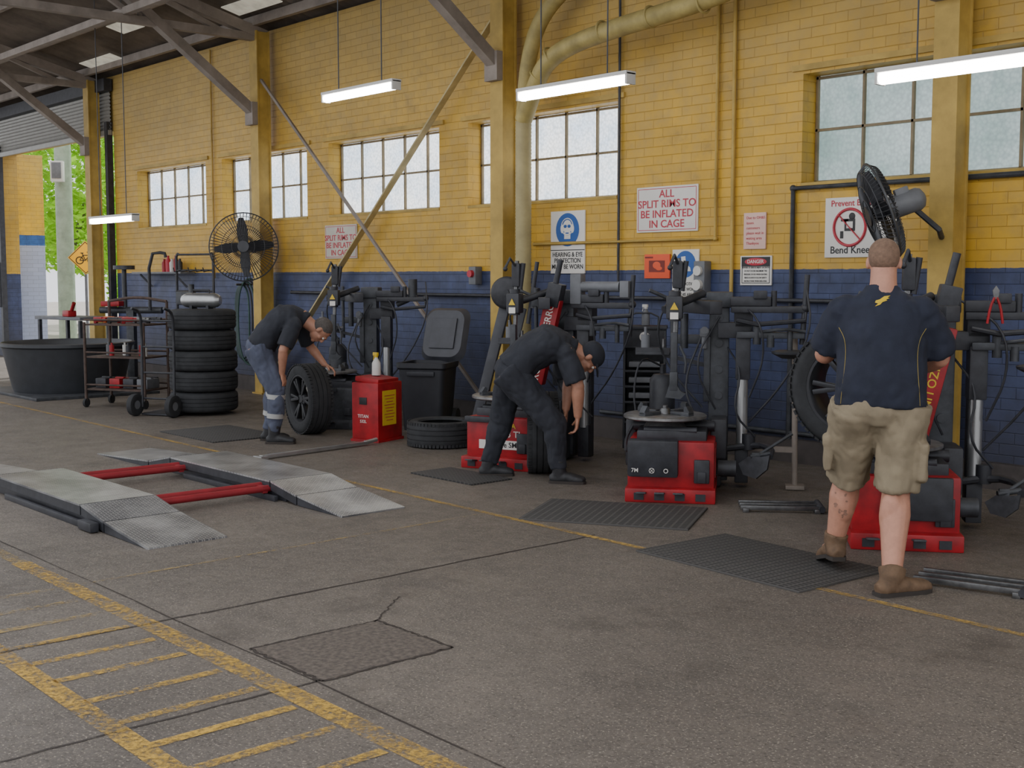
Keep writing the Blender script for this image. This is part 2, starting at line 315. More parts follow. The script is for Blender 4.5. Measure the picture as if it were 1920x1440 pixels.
def crack(x0,y0,x1,y1,w=.012): strip(x0,y0,x1,y1,w,CRACK,'dark irregular joint in the concrete floor',.002,24,.008,'floor_crack','floor joints')
crack(-5.28,1.2,-5.28,5.4,.016); crack(-4.07,0,-4.07,2.6); crack(-4.62,2.6,-4.62,3.27,.016); crack(-4.05,2.6,-4.05,3.27,.016); crack(-4.62,2.6,-4.05,2.6,.016); crack(-4.62,3.27,-4.05,3.27,.016)
crack(-12,2.56,-2,2.58,.008); crack(-4.6,3.25,-4.9,3.6,.01)
b=B(); b.box((0,0,0),(.55,.65,.002)); single(b,'floor_patch',mat('darker_concrete_patch','5f564e',.8,0,.5,40,.6,60),'rougher concrete patch let into the floor','floor patch',(-4.335,2.935,.001))

# ---------------- mats
def rmat(cx,cy,w,h,rz,z=.0):
    b=B(); b.box((0,0,.006),(w,h,.012),bev=.003); return single(b,'rubber_mat',MATM,'black perforated rubber anti-fatigue mat lying on the floor','floor mat',(cx,cy,z),(0,0,rz),'rubber floor mats')
rmat(-11.3,6.08,1.15,.8,0); rmat(-7.58,6.2,.78,.42,.0); rmat(-5.66,5.98,1.13,.77,R(30)); rmat(-4.17,5.58,1.2,.76,R(-4))

# ---------------- drive-on ramp
def ramp_set():
    t=thing('drive_on_ramp','low steel tread-plate drive-on ramp with two tracks joined by red bars','vehicle ramp',(0,0,0))
    for y0,y1,s in ((4.53,5.05,0),(3.13,3.65,.05)):
        pr=[(-10.75+s,.01),(-9.7,.06),(-9.3,.135),(-7.72,.135),(-7.36,.075),(-6.78+s,.01)]
        names=['end_ramp','transition_plate','deck','transition_plate','end_ramp']
        for i in range(5):
            (xa,za),(xb,zb)=pr[i],pr[i+1]; b=B(); g=.008
            mt=M(((1,0,0,0),(0,0,1,(y0+y1)/2),(0,1,0,0),(0,0,0,1)))
            b.prism([(xa+g,za-.012),(xb-g,zb-.012),(xb-g,zb),(xa+g,za)],y1-y0,mt)
            for yy in (y0+.01,y1-.01):
                mt2=M(((1,0,0,0),(0,0,1,yy),(0,1,0,0),(0,0,0,1)))
                b.prism([(xa+g,max(0,za-.07)),(xb-g,max(0,zb-.07)),(xb-g,zb-.012),(xa+g,za-.012)],.014,mt2,1)
            part(t,b,names[i],[PLATE,BLK])
        b=B(); b.box((-8.5,(y0+y1)/2,.035),(1.9,y1-y0-.06,.07),bev=.005); b.box((-8.3,y0-.02,.02),(1.4,.03,.04),bev=.004); part(t,b,'base_frame',BLK,'black base frame')
        if y0<4: b=B(); b.box((-7.5,y0-.04,.035),(.2,.06,.06),bev=.01); part(t,b,'end_block',BLK)
    CB=mat('dull_red_paint','8c2029',.5)
    for x0 in (-9.15,-7.85):
        b=B(); b.cyl((x0,3.5,.085),(x0,4.7,.085),.025); b.cyl((x0+.1,3.5,.075),(x0+.1,4.7,.075),.025); b.box((x0+.05,4.5,.07),(.14,.04,.05)); b.box((x0+.05,3.68,.07),(.14,.04,.05)); part(t,b,'cross_bar',CB,'red tubular cross bar')
ramp_set()
b=B(); b.box((0,0,.025),(.05,1.24,.03),bev=.004); b.box((0,-.62,.02),(.12,.08,.03),bev=.004); b.cyl((0,.6,.03),(0,.75,.045),.02)
single(b,'steel_lever_bar',ALU,'long pale steel lever bar lying on the floor','lever bar',(-9.53,6.08,0),(0,0,R(7)))

# ---------------- signs
def sign(name,label,cx,z0,z1,w,fn,y=YW-.014,panel=PAPW,border=None):
    t=thing(name,label,'sign',(cx,y,(z0+z1)/2)); h=z1-z0
    b=B(); b.box((0,.004,0),(w,.016,h),bev=.002); part(t,b,'panel',panel)
    if border:
        b=B(); e=.02
        for s in (-1,1): b.box((s*(w/2-e),-.0045,0),(.006,.002,h-2*e)); b.box((0,-.0045,s*(h/2-e)),(w-2*e,.002,.006))
        part(t,b,'border',border)
    fn(t,w,h); return t
F=-.0055
def f_split(t,w,h):
    for i,s in enumerate(('ALL','SPLIT RIMS TO','BE INFLATED','IN CAGE')): text(t,s,h*.235,SRED,(0,F,h*(.33-.22*i)),sx=1.12,bold=.03)
sign('warning_sign','white sign with red lettering about split rims, fixed to yellow brick',-7.77,2.03,2.46,.76,f_split,border=SRED)
sign('warning_sign','faded white sign with red lettering about split rims behind the brace',-13.27,1.84,2.27,.72,f_split,border=SRED,panel=mat('faded_sign','c4bfb2',.6,0,.1,4,0))
def disc(t,c,r,m_,name='emblem',y=F): 
    b=B(); b.cyl((c[0],y+.001,c[1]),(c[0],y-.001,c[1]),r,n=32); return part(t,b,name,m_)
def f_hear(t,w,h):
    disc(t,(0,h*.2),.17,SBLU); y=F-.002
    b=B(); b.sph((0,y,h*.2+.03),(.065,.002,.07)); b.box((0,y,h*.2-.06),(.09,.003,.07),bev=.001); b.sph((-.075,y-.001,h*.2+.01),(.025,.003,.045)); b.sph((.075,y-.001,h*.2+.01),(.025,.003,.045)); b.ring((0,y,h*.2+.03),.085,.006,(0,1,0)); part(t,b,'head_symbol',PAPW)
    b=B(); b.sph((-.028,y-.003,h*.2+.035),(.024,.003,.017)); b.sph((.028,y-.003,h*.2+.035),(.024,.003,.017)); b.box((0,y-.003,h*.2-.035),(.045,.002,.012)); part(t,b,'goggles',SBLU)
    b=B(); b.box((0,F,-h*.125),(w,.002,.008)); part(t,b,'divider',SBLK)
    for i,s in enumerate(('HEARING & EYE','PROTECTION','MUST BE WORN')): text(t,s,.066,SBLK,(0,F,-h*.2-.062*i),sx=.95,bold=.03)
sign('safety_sign','white and blue hearing and eye protection sign on the brick wall',-9.11,1.64,2.28,.5,f_hear)
def f_boot(t,w,h):
    disc(t,(0,h*.2),.125,SBLU); b=B(); y=F-.002
    mt=M(((1,0,0,0),(0,0,1,y),(0,1,0,h*.2),(0,0,0,1))); b.prism([(-.05,.07),(.0,.075),(.01,-.0),(.06,-.03),(.07,-.065),(-.045,-.065),(-.04,0)],.003,mt); part(t,b,'boot_symbol',PAPW)
    for i,s in enumerate(('SAFETY FOOTWEAR','MUST BE WORN','IN THIS AREA')): text(t,s,.042,SBLK,(0,F,-h*.2-.05*i),sx=.85,bold=.02)
sign('safety_sign','white and blue safety footwear sign on the blue brick wall',-7.53,1.40,1.86,.32,f_boot)
def f_pink(t,w,h):
    for i,s in enumerate(('Due to OH&S','issues','customers','please wait in','waiting area','Thankyou')): text(t,s,.035,SRED,(-.09,F,h*.36-.045*i),align='LEFT',bold=0)
sign('paper_notice','pale pink paper notice with small red text on the wall',-6.74,1.85,2.17,.24,f_pink,panel=PINK)
def f_or(t,w,h):
    b=B(); b.box((0,F,0),(.2,.002,.11)); b.box((-.1,F,.085),(.1,.002,.015)); part(t,b,'printed_picture',mat('dark_red_print','7a2a22',.6)); b=B(); b.sph((0,F-.002,.01),(.05,.002,.035)); b.sph((.03,F-.002,-.02),(.04,.002,.02)); part(t,b,'symbol',ORG)
sign('paper_notice','bright orange paper notice with a dark printed picture',-7.885,1.59,1.82,.32,f_or,panel=ORG)
def f_dang(t,w,h):
    b=B(); b.box((0,F,h*.3),(w-.03,.002,.085)); part(t,b,'header',SBLK); b=B(); b.sph((0,F-.002,h*.3),(.12,.002,.034)); part(t,b,'oval',SRED); text(t,'DANGER',.045,PAPW,(0,F-.005,h*.3),bold=.03)
    for i,s in enumerate(('BEWARE OF SERIOUS INJURY OR DEATH','DO NOT EXCEED MAXIMUM TYRE','PRESSURE STATED WHEN SEATING','BEADS ALWAYS FOLLOW SAFETY','INSTRUCTIONS WHEN INFLATING')): text(t,s,.02,SBLK,(0,F,h*.1-.03*i),sx=.8,bold=.02)
sign('danger_sign','small white danger sign with black header and red oval',-6.72,1.53,1.79,.34,f_dang,border=SBLK)
def f_prev(t,w,h):
    text(t,'Prevent Back Injury',.072,SRED,(0,F,h*.4),bold=.03); text(t,'Bend Knees',.085,SBLK,(-.08,F,-h*.38),bold=.03)
    y=F-.001; b=B(); b.box((-.1,y,.02),(.1,.002,.1)); b.box((-.175,y,-.06),(.03,.002,.06)); b.sph((-.08,y,.09),(.03,.003,.03)); b.box((-.15,y,.06),(.07,.002,.02)); part(t,b,'lifting_symbol',SBLK)
    b=B(); b.box((-.1,y-.002,.02),(.06,.002,.055)); part(t,b,'symbol_cutout',PAPW)
    b=B(); b.ring((-.1,y-.003,0),.15,.012,(0,1,0),40); b.beam((-.205,y-.003,.105),(.005,y-.003,-.105),.006,.025,up=(0,1,0)); part(t,b,'prohibition_ring',SRED)
sign('safety_sign','white back injury sign with red prohibition ring on yellow brick',-5.67,1.765,2.26,.68,f_prev)

# ---------------- pipes on wall
def pipe(pts,r,m_,label,name='wall_pipe',sm=0):
    b=B(); b.tube(pts,r,10,smooth=sm)
    for p in pts: b.sph(p,r*1.25,u=8,w=6)
    return single(b,name,m_,label,'pipe')
yp=YW-.03
pipe([(-7.17,yp,4.9),(-7.17,yp,1.95),(-9.6,yp,1.95)],.018,YDIRT,'yellow painted conduit running down and along the brick wall')
pipe([(-6.98,yp,4.9),(-6.98,yp,1.4)],.018,YDIRT,'yellow painted conduit running down the brick wall')
pipe([(-4.0,yp,2.36),(-6.33,yp,2.36),(-6.33,yp,.2)],.024,DRK,'dark steel air pipe bending down the wall')
pipe([(-14.4,yp-.03,1.4),(-4.9,yp-.03,1.4)],.02,BLK,'long black air pipe along the blue wall')
pipe([(-8.38,yp,4.9),(-8.38,yp,1.5)],.013,BLK,'thin black cable conduit down the wall')
pipe([(-8.6,yp,.25),(-5.0,yp,.25)],.02,DRK,'dark air pipe low along the blue wall')
pipe([(-16.6,yp,4.9),(-16.6,yp,1.6)],.014,YDIRT,'thin yellow conduit down the wall'); pipe([(-10.3,yp,1.8),(-10.3,yp,2.05),(-9.95,yp,2.05)],.012,DRK,'short bent dark conduit on the wall')
b=B(); pts=[(-6.2,8.45,4.15),(-6.9,8.45,3.98),(-8.4,8.45,3.88),(-8.95,8.45,3.75),(-9.2,8.5,3.5),(-9.42,8.55,3.2)]; b.tube(pts,.09,16,smooth=3)
b.tube([(-7.8,8.6,4.9),(-8.6,8.6,4.55),(-9.2,8.6,4.25),(-9.42,8.6,3.8),(-9.42,8.55,3.2)],.08,16,smooth=3)
for p in ((-6.6,8.45,4.05),(-7.0,8.45,3.97),(-7.6,8.45,3.94),(-8.2,8.45,3.9)): b.ring(p,.092,.012,(1,0,.1))
for p,ax in (((-8.9,8.45,3.77),(1,0,.6)),((-9.12,8.48,3.6),(.7,0,.8))): b.ring(p,.09,.01,ax)
single(b,'exhaust_duct',DUCT,'cream painted round ventilation duct bending down beside the column','duct')
b=B(); pr=[]
for i in range(178): pr.append((.085 if i%2 else .08,i*.018))
b.lathe(pr,(-9.42,8.55,.0),(0,0,1),20); single(b,'flexible_duct',FLEX,'finely ribbed cream round duct running down beside the column','duct')
# switch boxes
t=thing('power_outlet','grey industrial socket box with round switch on the wall','socket',(-7.3,YW-.05,1.6)); b=B(); b.box((0,0,0),(.13,.1,.3),bev=.012); part(t,b,'body',GRY); b=B(); b.cyl((0,-.045,.06),(0,-.08,.06),.045); part(t,b,'switch',WHT); b=B(); b.cyl((0,-.045,-.07),(0,-.09,-.07),.05); part(t,b,'socket_outlet',WHT)
t=thing('power_outlet','small grey socket box on the blue wall','socket',(-10.55,YW-.05,1.62)); b=B(); b.box((0,0,0),(.12,.1,.2),bev=.01); part(t,b,'body',GRY); b=B(); b.cyl((0,-.045,.02),(0,-.09,.02),.04); part(t,b,'switch',SRED)
t=thing('electrical_box','grey electrical box on the door jamb','electrical box',(-25.5,YW-.08,1.45)); b=B(); b.box((0,0,0),(.3,.16,.9),bev=.015); part(t,b,'body',GRY); b=B(); b.box((0,-.085,.1),(.22,.01,.5),bev=.003); part(t,b,'cover',WHT)

# ---------------- tyres & wheels
def tyre_b(b,r,w,ri,o=(0,0,0),ax=(0,1,0),n=56,blocks=True):
    P=[(ri,-.40*w),(ri+.012,-.47*w),((r+ri)/2,-.52*w),(r-.035,-.49*w),(r-.012,-.43*w),(r,-.34*w)]
    for g in (-.2,0,.2): P+=[(r+.002,(g-.02)*w),(r-.006,(g-.015)*w),(r-.006,(g+.015)*w),(r+.002,(g+.02)*w)]
    P+=[(r,.34*w),(r-.012,.43*w),(r-.035,.49*w),((r+ri)/2,.52*w),(ri+.012,.47*w),(ri,.40*w),(ri+.03,.38*w),(r-.05,.42*w),(r-.03,.3*w),(r-.028,-.3*w),(r-.05,-.42*w),(ri+.03,-.38*w)]
    b.lathe(P,o,ax,n,closed=True)
    if not blocks: return
    q=V(ax).normalized().to_track_quat('Z','Y')
    for i in range(n):
        a=2*math.pi*i/n
        for s in (-1,1):
            c=V(o)+q@V(((r-.006)*math.cos(a),(r-.006)*math.sin(a),s*.42*w)); x=q@V((math.cos(a),math.sin(a),0)); y=q@V((-math.sin(a),math.cos(a),0)); z=q@V((0,0,1))
            b.box(c,(.012,2*math.pi*r/n*.7,.12*w),mtx=M((x,y,z)).transposed().to_4x4())
def rim(t,r,w,m_=DRK,spokes=6,ax=1):
    b=B(); ri=r
    b.lathe([(ri+.012,-.46*w),(ri-.005,-.46*w),(ri-.02,-.38*w),(ri-.035,-.1*w),(ri-.03,.38*w),(ri-.005,.45*w),(ri+.012,.45*w)],(0,0,0),(0,1,0),48)
    b.lathe([(.0,-.36*w),(.035,-.36*w),(.04,-.33*w),(.075,-.32*w),(.085,-.22*w),(.0,-.2*w)],(0,0,0),(0,1,0),24)
    for i in range(spokes):
        a=2*math.pi*i/spokes
        for da in (-.13,.13):
            p0=V((math.cos(a)*.06,-.30*w,math.sin(a)*.06)); p1=V((math.cos(a+da)*(ri-.02),-.36*w,math.sin(a+da)*(ri-.02))); b.beam(p0,p1,.03,.035,bev=.006,up=(0,1,0))
        b.cyl((math.cos(a)*.055,-.34*w,math.sin(a)*.055),(math.cos(a)*.055,-.38*w,math.sin(a)*.055),.009,n=6)
    part(t,b,'rim',m_)
def tyre(label,loc,rot,r=.34,w=.23,ri=.21,group=None,name='tyre',blocks=True):
    b=B(); tyre_b(b,r,w,ri,ax=(0,0,1),blocks=blocks); return single(b,name,RUB,label,'tyre',loc,rot,group)
def wheel(label,loc,rot,r=.36,w=.25,ri=.235,m_=DRK,sp=6):
    t=thing('wheel',label,'wheel',loc,rot); b=B(); tyre_b(b,r,w,ri); part(t,b,'tyre',RUB); rim(t,ri,w,m_,sp); return t
for i in range(5): tyre('worn black tyre in a stack of five on a hand trolley',(-13.18+random.uniform(-.02,.02),6.87+random.uniform(-.01,.01),.155+.239*i),(0,0,i),.39,.228,.24,'stacked tyres',blocks=False)
tyre('black tyre lying flat on the floor beside the red cabinet',(-9.15,7.25,.125),(0,0,0),.33,.235,.215)
tyre('black tyre standing upright behind the bent-over person',(-7.3,6.84,.335),(R(90),0,R(-41.7)),.335,.25,.21)
wheel('black tyre on dark alloy rim standing beside the machine',(-10.75,6.78,.36),(0,0,R(-8)),.36,.24,.24,mat('dull_dark_rim','2c2d30',.5,.2))
wheel('large black tyre on dark spoked rim held on the machine',(-3.99,6.24,.965),(R(4),0,R(14)),.365,.25,.245,mat('satin_dark_rim','3c3d41',.35,.4),6)

# ---------------- tyre changers
def changer(label,loc,rz,kind):
    t=thing('tyre_changer',label,'tyre changer',loc,(0,0,rz))
    W=.62; body=DRK if kind==1 else RED
    b=B(); b.box((0,.05,.25),(W,.72,.36),bev=.02); b.box((0,-.0,.05),(W+.02,.80,.1),bev=.01); b.box((0,.06,.455),(W-.12,.6,.09),bev=.015,mi=1)
    for i in range(4): b.box((-.22+.145*i,-.402,.045),(.07,.01,.05),mi=1)
    for s in (-1,1): b.box((s*W/2,.05,.27),(.012,.5,.22),mi=1 if kind in (1,4) else 0)
    part(t,b,'cabinet',[body,BLK])
    b=B()
    if kind==3: b.box((-.125,-.35,.315),(.36,.09,.27),rot=(.08,0,0),bev=.02)
    elif kind==4: b.box((.06,-.335,.3),(.4,.04,.26),bev=.015)
    else: b.box((-.1,-.335,.41),(.42,.03,.05),bev=.01)
    part(t,b,'control_panel',BLK)
    b=B(); b.box((.22,-.322,.22),(.11,.03,.17),bev=.01); b.box((.22,-.34,.18),(.06,.02,.08),bev=.006); part(t,b,'air_pocket',BLK)
    if kind==3:
        text(t,'7M',.04,PAPW,(-.25,-.4,.23)); b=B(); b.beam((-.145,-.4,.215),(-.115,-.4,.245),.003,.005,up=(0,1,0)); b.beam((-.145,-.4,.245),(-.115,-.4,.215),.003,.005,up=(0,1,0)); b.ring((-.13,-.4,.23),.018,.002,(0,1,0),14); part(t,b,'symbol',PAPW); b=B(); b.ring((-.03,-.4,.23),.014,.003,(0,1,0),16); part(t,b,'symbol',PAPW)
    for i in range(3):
        b=B(); b.box((-.2+i*.13,-.43,.075),(.07,.14,.012),rot=(-.15,0,0),bev=.004); b.cyl((-.2+i*.13,-.38,.07),(-.2+i*.13,-.3,.07),.01); part(t,b,'foot_pedal',DRK)
    b=B(); b.lathe([(0,.48),(.17,.48),(.14,.53),(.11,.56),(.29,.565),(.305,.575),(.305,.592),(.29,.6),(.08,.6),(.06,.59),(0,.59)],(-.06,-.02,0),(0,0,1),40); part(t,b,'turntable',TABLE)
    for i in range(4):
        a=R(45+90*i+rz*10); d=V((math.cos(a),math.sin(a),0)); c=V((-.06,-.02,.612)); b=B(); b.beam(c+d*.07,c+d*.24,.05,.022,bev=.004); b.beam(c+d*.17,c+d*.25,.06,.03,bev=.005); b.prism([(0,0),(.05,0),(.05,.02),(.02,.06),(0,.05)],.05,M.Translation(c+d*.2)@M.Rotation(a,4,'Z')@M.Rotation(R(90),4,'X')); part(t,b,'clamp_jaw',DRK)
    b=B(); b.cyl((-.06,-.02,.6),(-.06,-.02,.64),.05,.035); b.cyl((-.06,-.02,.64),(-.06,-.02,.66),.02); part(t,b,'hub',STL)
    b=B(); b.cyl((-.3,.1,.5),(.3,.1,.5),.04); b.box((.33,.25,.4),(.12,.3,.3),bev=.02); b.box((-.33,.3,.35),(.08,.2,.36),bev=.02); b.tube([(-.3,.2,.5),(-.36,.1,.4),(-.34,-.1,.3),(-.3,-.2,.42)],.012,smooth=2); b.cyl((-.2,-.2,.5),(.18,-.22,.5),.025); part(t,b,'drive_mechanism',BLK)
    cx=.32 if kind==3 else .3
    b=B(); b.box((cx,.5,.72),(.15,.17,1.36),bev=.012); b.box((cx,.5,1.43),(.2,.22,.12),bev=.015); b.box((.1,.46,.2),(.5,.3,.38),bev=.02); b.box((cx-.09,.44,.9),(.05,.1,.5),bev=.01)
    for k in range(5): b.cyl((cx-.0,.4,.5+.2*k),(cx,.41,.5+.2*k),.03,n=12)
    part(t,b,'column',DRK)
    # rear tank, guard and second tool arm fill the space towards the wall
    b=B(); b.lathe([(0,.25),(.07,.26),(.1,.3),(.1,.8),(.07,.84),(0,.85)],(-.12,.62,0),(0,0,1),20); b.cyl((-.12,.62,.84),(-.12,.62,.92),.02); b.cyl((-.12,.62,.0),(-.12,.62,.28),.05); part(t,b,'air_reservoir',BLK)
    b=B(); b.box((.12,.58,1.12),(.34,.05,.07),bev=.01); b.cyl((-.04,.57,.92),(-.04,.55,1.5),.018); b.cyl((.05,.56,1.05),(.05,.56,1.32),.03); b.box((-.04,.56,1.4),(.07,.06,.12),bev=.008); b.cyl((-.04,.56,1.42),(-.22,.5,1.5),.014); part(t,b,'auxiliary_arm',DRK)
    b=B(); b.box((cx-.14,.25,1.38),(.1,.6,.1),bev=.012,rot=(0,0,.42)); b.box((-.0,-.0,1.38),(.12,.11,.17),bev=.015); b.cyl((-.0,.0,1.28),(-.0,.0,1.5),.045); b.cyl((-.08,.05,1.36),(.2,.3,1.48),.03); part(t,b,'swing_arm',BLK)
    b=B(); b.cyl((0,-.02,.78),(.02,0,1.74),.019,n=6); part(t,b,'hexagonal_shaft',STL)
    b=B(); b.box((.02,0,1.62),(.075,.08,.2),bev=.015); b.tube([(.02,-.04,1.7),(0,-.1,1.76),(-.03,-.13,1.68)],.012); b.sph((-.03,-.13,1.67),.02); b.cyl((.05,0,1.5),(.08,0,1.72),.02); part(t,b,'locking_handle',BLK)
    b=B(); b.prism([(-.06,0),(.05,-.01),(.09,.03),(.05,.05),(.02,.1),(-.03,.1)],.05,M.Translation((0,-.02,.72))@M.Rotation(R(90),4,'X')); b.box((0,-.02,.84),(.06,.06,.14),bev=.01); b.box((0,-.02,1.05),(.05,.05,.3),bev=.01); b.tube([(.04,-.02,1.1),(.09,-.04,1.0),(.08,-.03,.9)],.01,smooth=1); part(t,b,'mount_head',DRK)
    b=B(); b.prism([(-.03,-.025),(.03,-.025),(0,.03)],.004,M.Translation((.0,-.062,1.39))@M.Rotation(R(90),4,'X')); part(t,b,'warning_triangle',YLAB)
    b=B(); b.box((.0,-.058,1.32),(.06,.006,.05)); part(t,b,'data_label',PAPW)
    b=B(); b.box((-.18,.42,1.02),(.26,.2,.02),bev=.003); b.beam((-.1,.5,1.0),(cx,.5,.9),.03,.03); b.box((-.18,.33,1.04),(.26,.01,.05)); part(t,b,'tool_tray',BLK)
    b=B(); b.cyl((-.24,.42,1.03),(-.24,.42,1.16),.035); b.cyl((-.24,.42,1.16),(-.24,.42,1.22),.012); part(t,b,'paste_tub',GRY)
    b=B(); b.beam((-.16,.4,1.045),(-.02,.46,1.045),.025,.02); b.cyl((-.1,.38,1.05),(-.1,.38,1.13),.012); b.cyl((-.16,.46,1.045),(-.05,.36,1.05),.01); part(t,b,'tyre_iron',STL)
    b=B(); b.box((cx-.11,.38,1.18),(.07,.06,.06),bev=.006); b.cyl((cx-.11,.38,1.06),(cx-.11,.38,1.16),.022); b.cyl((cx-.11,.35,1.2),(cx-.11,.33,1.2),.028); part(t,b,'air_regulator',GRY)
    if kind!=2:
        b=B(); b.tube([(.34,.3,.3),(.62,.32,.34),(.72,.1,.34),(.7,-.05,.3)],.025,smooth=1); b.cyl((.55,.33,.3),(.55,.33,.42),.05); part(t,b,'bead_breaker_arm',BLK)
        s_=.85 if kind==3 else .7
        b=B(); b.prism([(x*s_,y*s_) for x,y in ((-.14,0),(-.08,-.09),(.05,-.11),(.15,-.02),(.16,.1),(.08,.08),(-.05,.07))],.018,M.Translation((.58,-.08,.24))@M.Rotation(R(-35),4,'Z')@M.Rotation(R(80),4,'X')); b.cyl((.56,-.06,.3),(.7,-.03,.32),.018); b.cyl((.6,-.05,.3),(.86,.05,.46),.012); b.box((.6,-.05,.26),(.06,.03,.14),bev=.006); part(t,b,'bead_breaker_blade',DRK)
        b=B(); b.cyl((.33,.0,.2),(.46,.0,.2),.06); part(t,b,'breaker_cylinder',DRK)
    hx_=.5
    b=B(); b.cyl((hx_,.36,.3),(hx_,.36,.84),.042,n=24); part(t,b,'press_cylinder',ALU,'silver pneumatic cylinder')
    b=B(); b.box((hx_,.46,.65),(.08,.08,1.24),bev=.01); b.box((hx_,.38,1.0),(.11,.14,.34),bev=.01); b.box((hx_,.4,.18),(.1,.14,.28),bev=.01); b.box((hx_-.06,.42,1.2),(.26,.14,.12),bev=.01); b.box((hx_,.42,1.32),(.14,.14,.2),bev=.01); part(t,b,'press_column',BLK)
    b=B(); b.box((.68,.3,1.36),(.55,.05,.05),bev=.01); b.box((.55,.3,1.42),(.3,.06,.07),bev=.01); b.tube([(.45,.3,1.28),(.6,.25,1.25),(.95,.27,1.28),(.95,.3,1.36)],.018)
    if kind!=1: b.cyl((.93,.3,1.1),(.96,.3,1.62),.02)
    b.sph((.95,.3,1.37),.035); b.box((.62,.27,1.47),(.1,.05,.06),bev=.008); b.cyl((.72,.3,1.36),(.72,.3,1.5),.022); part(t,b,'press_arm',BLK)
    if kind in (2,3,4):
        b=B(); b.box((.7,.28,1.17),(.5,.05,.05),bev=.01,rot=(0,0,-.1)); b.cyl((.84,.24,1.05),(.84,.24,1.2),.02); b.cyl((.6,.29,1.1),(.6,.29,1.24),.03); b.tube([(.6,.28,1.19),(.8,.2,1.22),(.95,.22,1.2)],.012,smooth=1); b.cyl((.7,.27,1.08),(.7,.27,1.17),.028); part(t,b,'roller_arm',DRK)
    if kind in (3,4):
        b=B(); b.lathe([(0,1.0),(.06,1.0),(.13,1.035),(.135,1.05),(.1,1.06),(0,1.06)],(.84,.24,0),(0,0,1),24); part(t,b,'press_disc',DRK)
    if kind==3:
        b=B(); b.cyl((.9,.36,0),(.88,.36,1.15),.022); b.box((.9,.36,.02),(.14,.14,.03),bev=.004); b.beam((.5,.4,.3),(.9,.36,.3),.04,.04); part(t,b,'support_pole',BRN)
    if kind==1:
        b=B(); b.cyl((.8,.34,1.36),(.8,.34,1.58),.05); b.cyl((.62,.36,1.3),(.85,.34,1.4),.03); part(t,b,'lift_head',DRK)
    if kind==2:
        b=B(); b.cyl((.5,.3,1.52),(.85,.28,1.52),.045); b.box((.45,.32,1.5),(.1,.12,.26),bev=.01); b.box((.9,.28,1.5),(.08,.1,.14),bev=.01); part(t,b,'air_cylinder',GRY)
    for k,(pts,m_) in enumerate((([(.36,.45,1.1),(.5,.28,.9),(.42,.2,.6),(.6,.3,.4)],BLK),([(cx,.4,1.3),(.12,.25,.95),(.3,.35,.6)],BLK),([(.4,.4,1.45),(.62,.2,1.3),(.66,.22,1.0),(.55,.3,.7)],BLK),([(-.02,.05,1.5),(-.16,.2,1.2),(-.06,.4,.9),(.2,.45,.6)],DRK),([(.2,.4,1.18),(.05,.3,.8),(.15,.2,.55),(.3,.3,.5)],BLUH if kind==4 else BLK),([(.95,.3,1.55),(1.0,.2,1.2),(.8,.3,.8),(.55,.38,.5)],BLK),([(-.12,.62,.9),(-.3,.5,1.0),(-.34,.4,.6),(-.2,.4,.3)],BLK))):
        b=B(); b.tube(pts,.008,smooth=2); part(t,b,'air_hose',m_)
    if kind in(2,4):
        tx={2:'RODOLFO FERRO',4:'ENZO LINE'}[kind]; L_=.75
        rc=B(); rc.box((0,0,0),(.145,.09,L_),bev=.015); rx_=.2 if kind==2 else .19
        o=part(t,rc,'inclined_column',RED,'red inclined column with vertical lettering',(rx_,.2,1.05 if kind==2 else .93),(0,R(13),0))
        text(o,tx,.085 if kind==2 else .075,PAPW if kind==2 else YLAB,(0,-.047,0),(R(90),R(-90) if kind==2 else R(90),0),bold=.02)
        b=B(); b.box((rx_+.09,.2,1.45),(.13,.12,.2),bev=.01,rot=(0,R(13),0)); b.cyl((rx_+.05,.2,1.35),(rx_+.14,.2,1.75),.025); part(t,b,'column_head',BLK)
    if kind==2:
        text(t,'AQUILA',.06,YLAB,(.04,-.314,.36)) ; text(t,'AS 943 TI',.075,PAPW,(.04,-.314,.29))
        b=B(); b.box((.02,-.312,.2),(.42,.006,.075)); part(t,b,'label_plate',PAPW); text(t,'Eagle SM',.062,SBLK,(.05,-.3165,.2))
    return t
changer('red and black tyre changer with empty steel turntable and black arms',(-5.93,6.88,0),R(38),3)
changer('red tyre changer with bright red lettered column behind bent person',(-7.82,7.0,0),R(24),2)
changer('red tyre changer with red column and silver cylinder holding a wheel',(-3.99,6.75,0),R(38),4)
changer('dark tyre changer with silver cylinder near the blue wall',(-11.2,7.4,0),R(42),1)
# red control cabinet
t=thing('control_cabinet','red steel cabinet with yellow instruction label and white lettering','cabinet',(-9.88,7.02,0),(0,0,R(18)))
b=B(); b.box((0,0,.3),(.32,.4,.56),bev=.015); b.box((0,0,.01),(.34,.42,.03)); b.box((0,0,.6),(.28,.34,.05),rot=(.0,.1,0),bev=.01); part(t,b,'body',RED)
b=B(); b.box((.162,-.02,.33),(.005,.22,.34)); part(t,b,'instruction_label',YLAB)
b=B()
for i in range(9): b.box((.166,-.02,.45-.03*i),(.002,.17-.03*(i%3),.006))
part(t,b,'label_print',SRED)
text(t,'TITAN',.045,PAPW,(-.02,-.203,.25)); text(t,'532L',.04,PAPW,(-.02,-.203,.2)); b=B(); b.box((-.02,-.203,.4),(.09,.004,.07),bev=.001); part(t,b,'badge',SBLK)

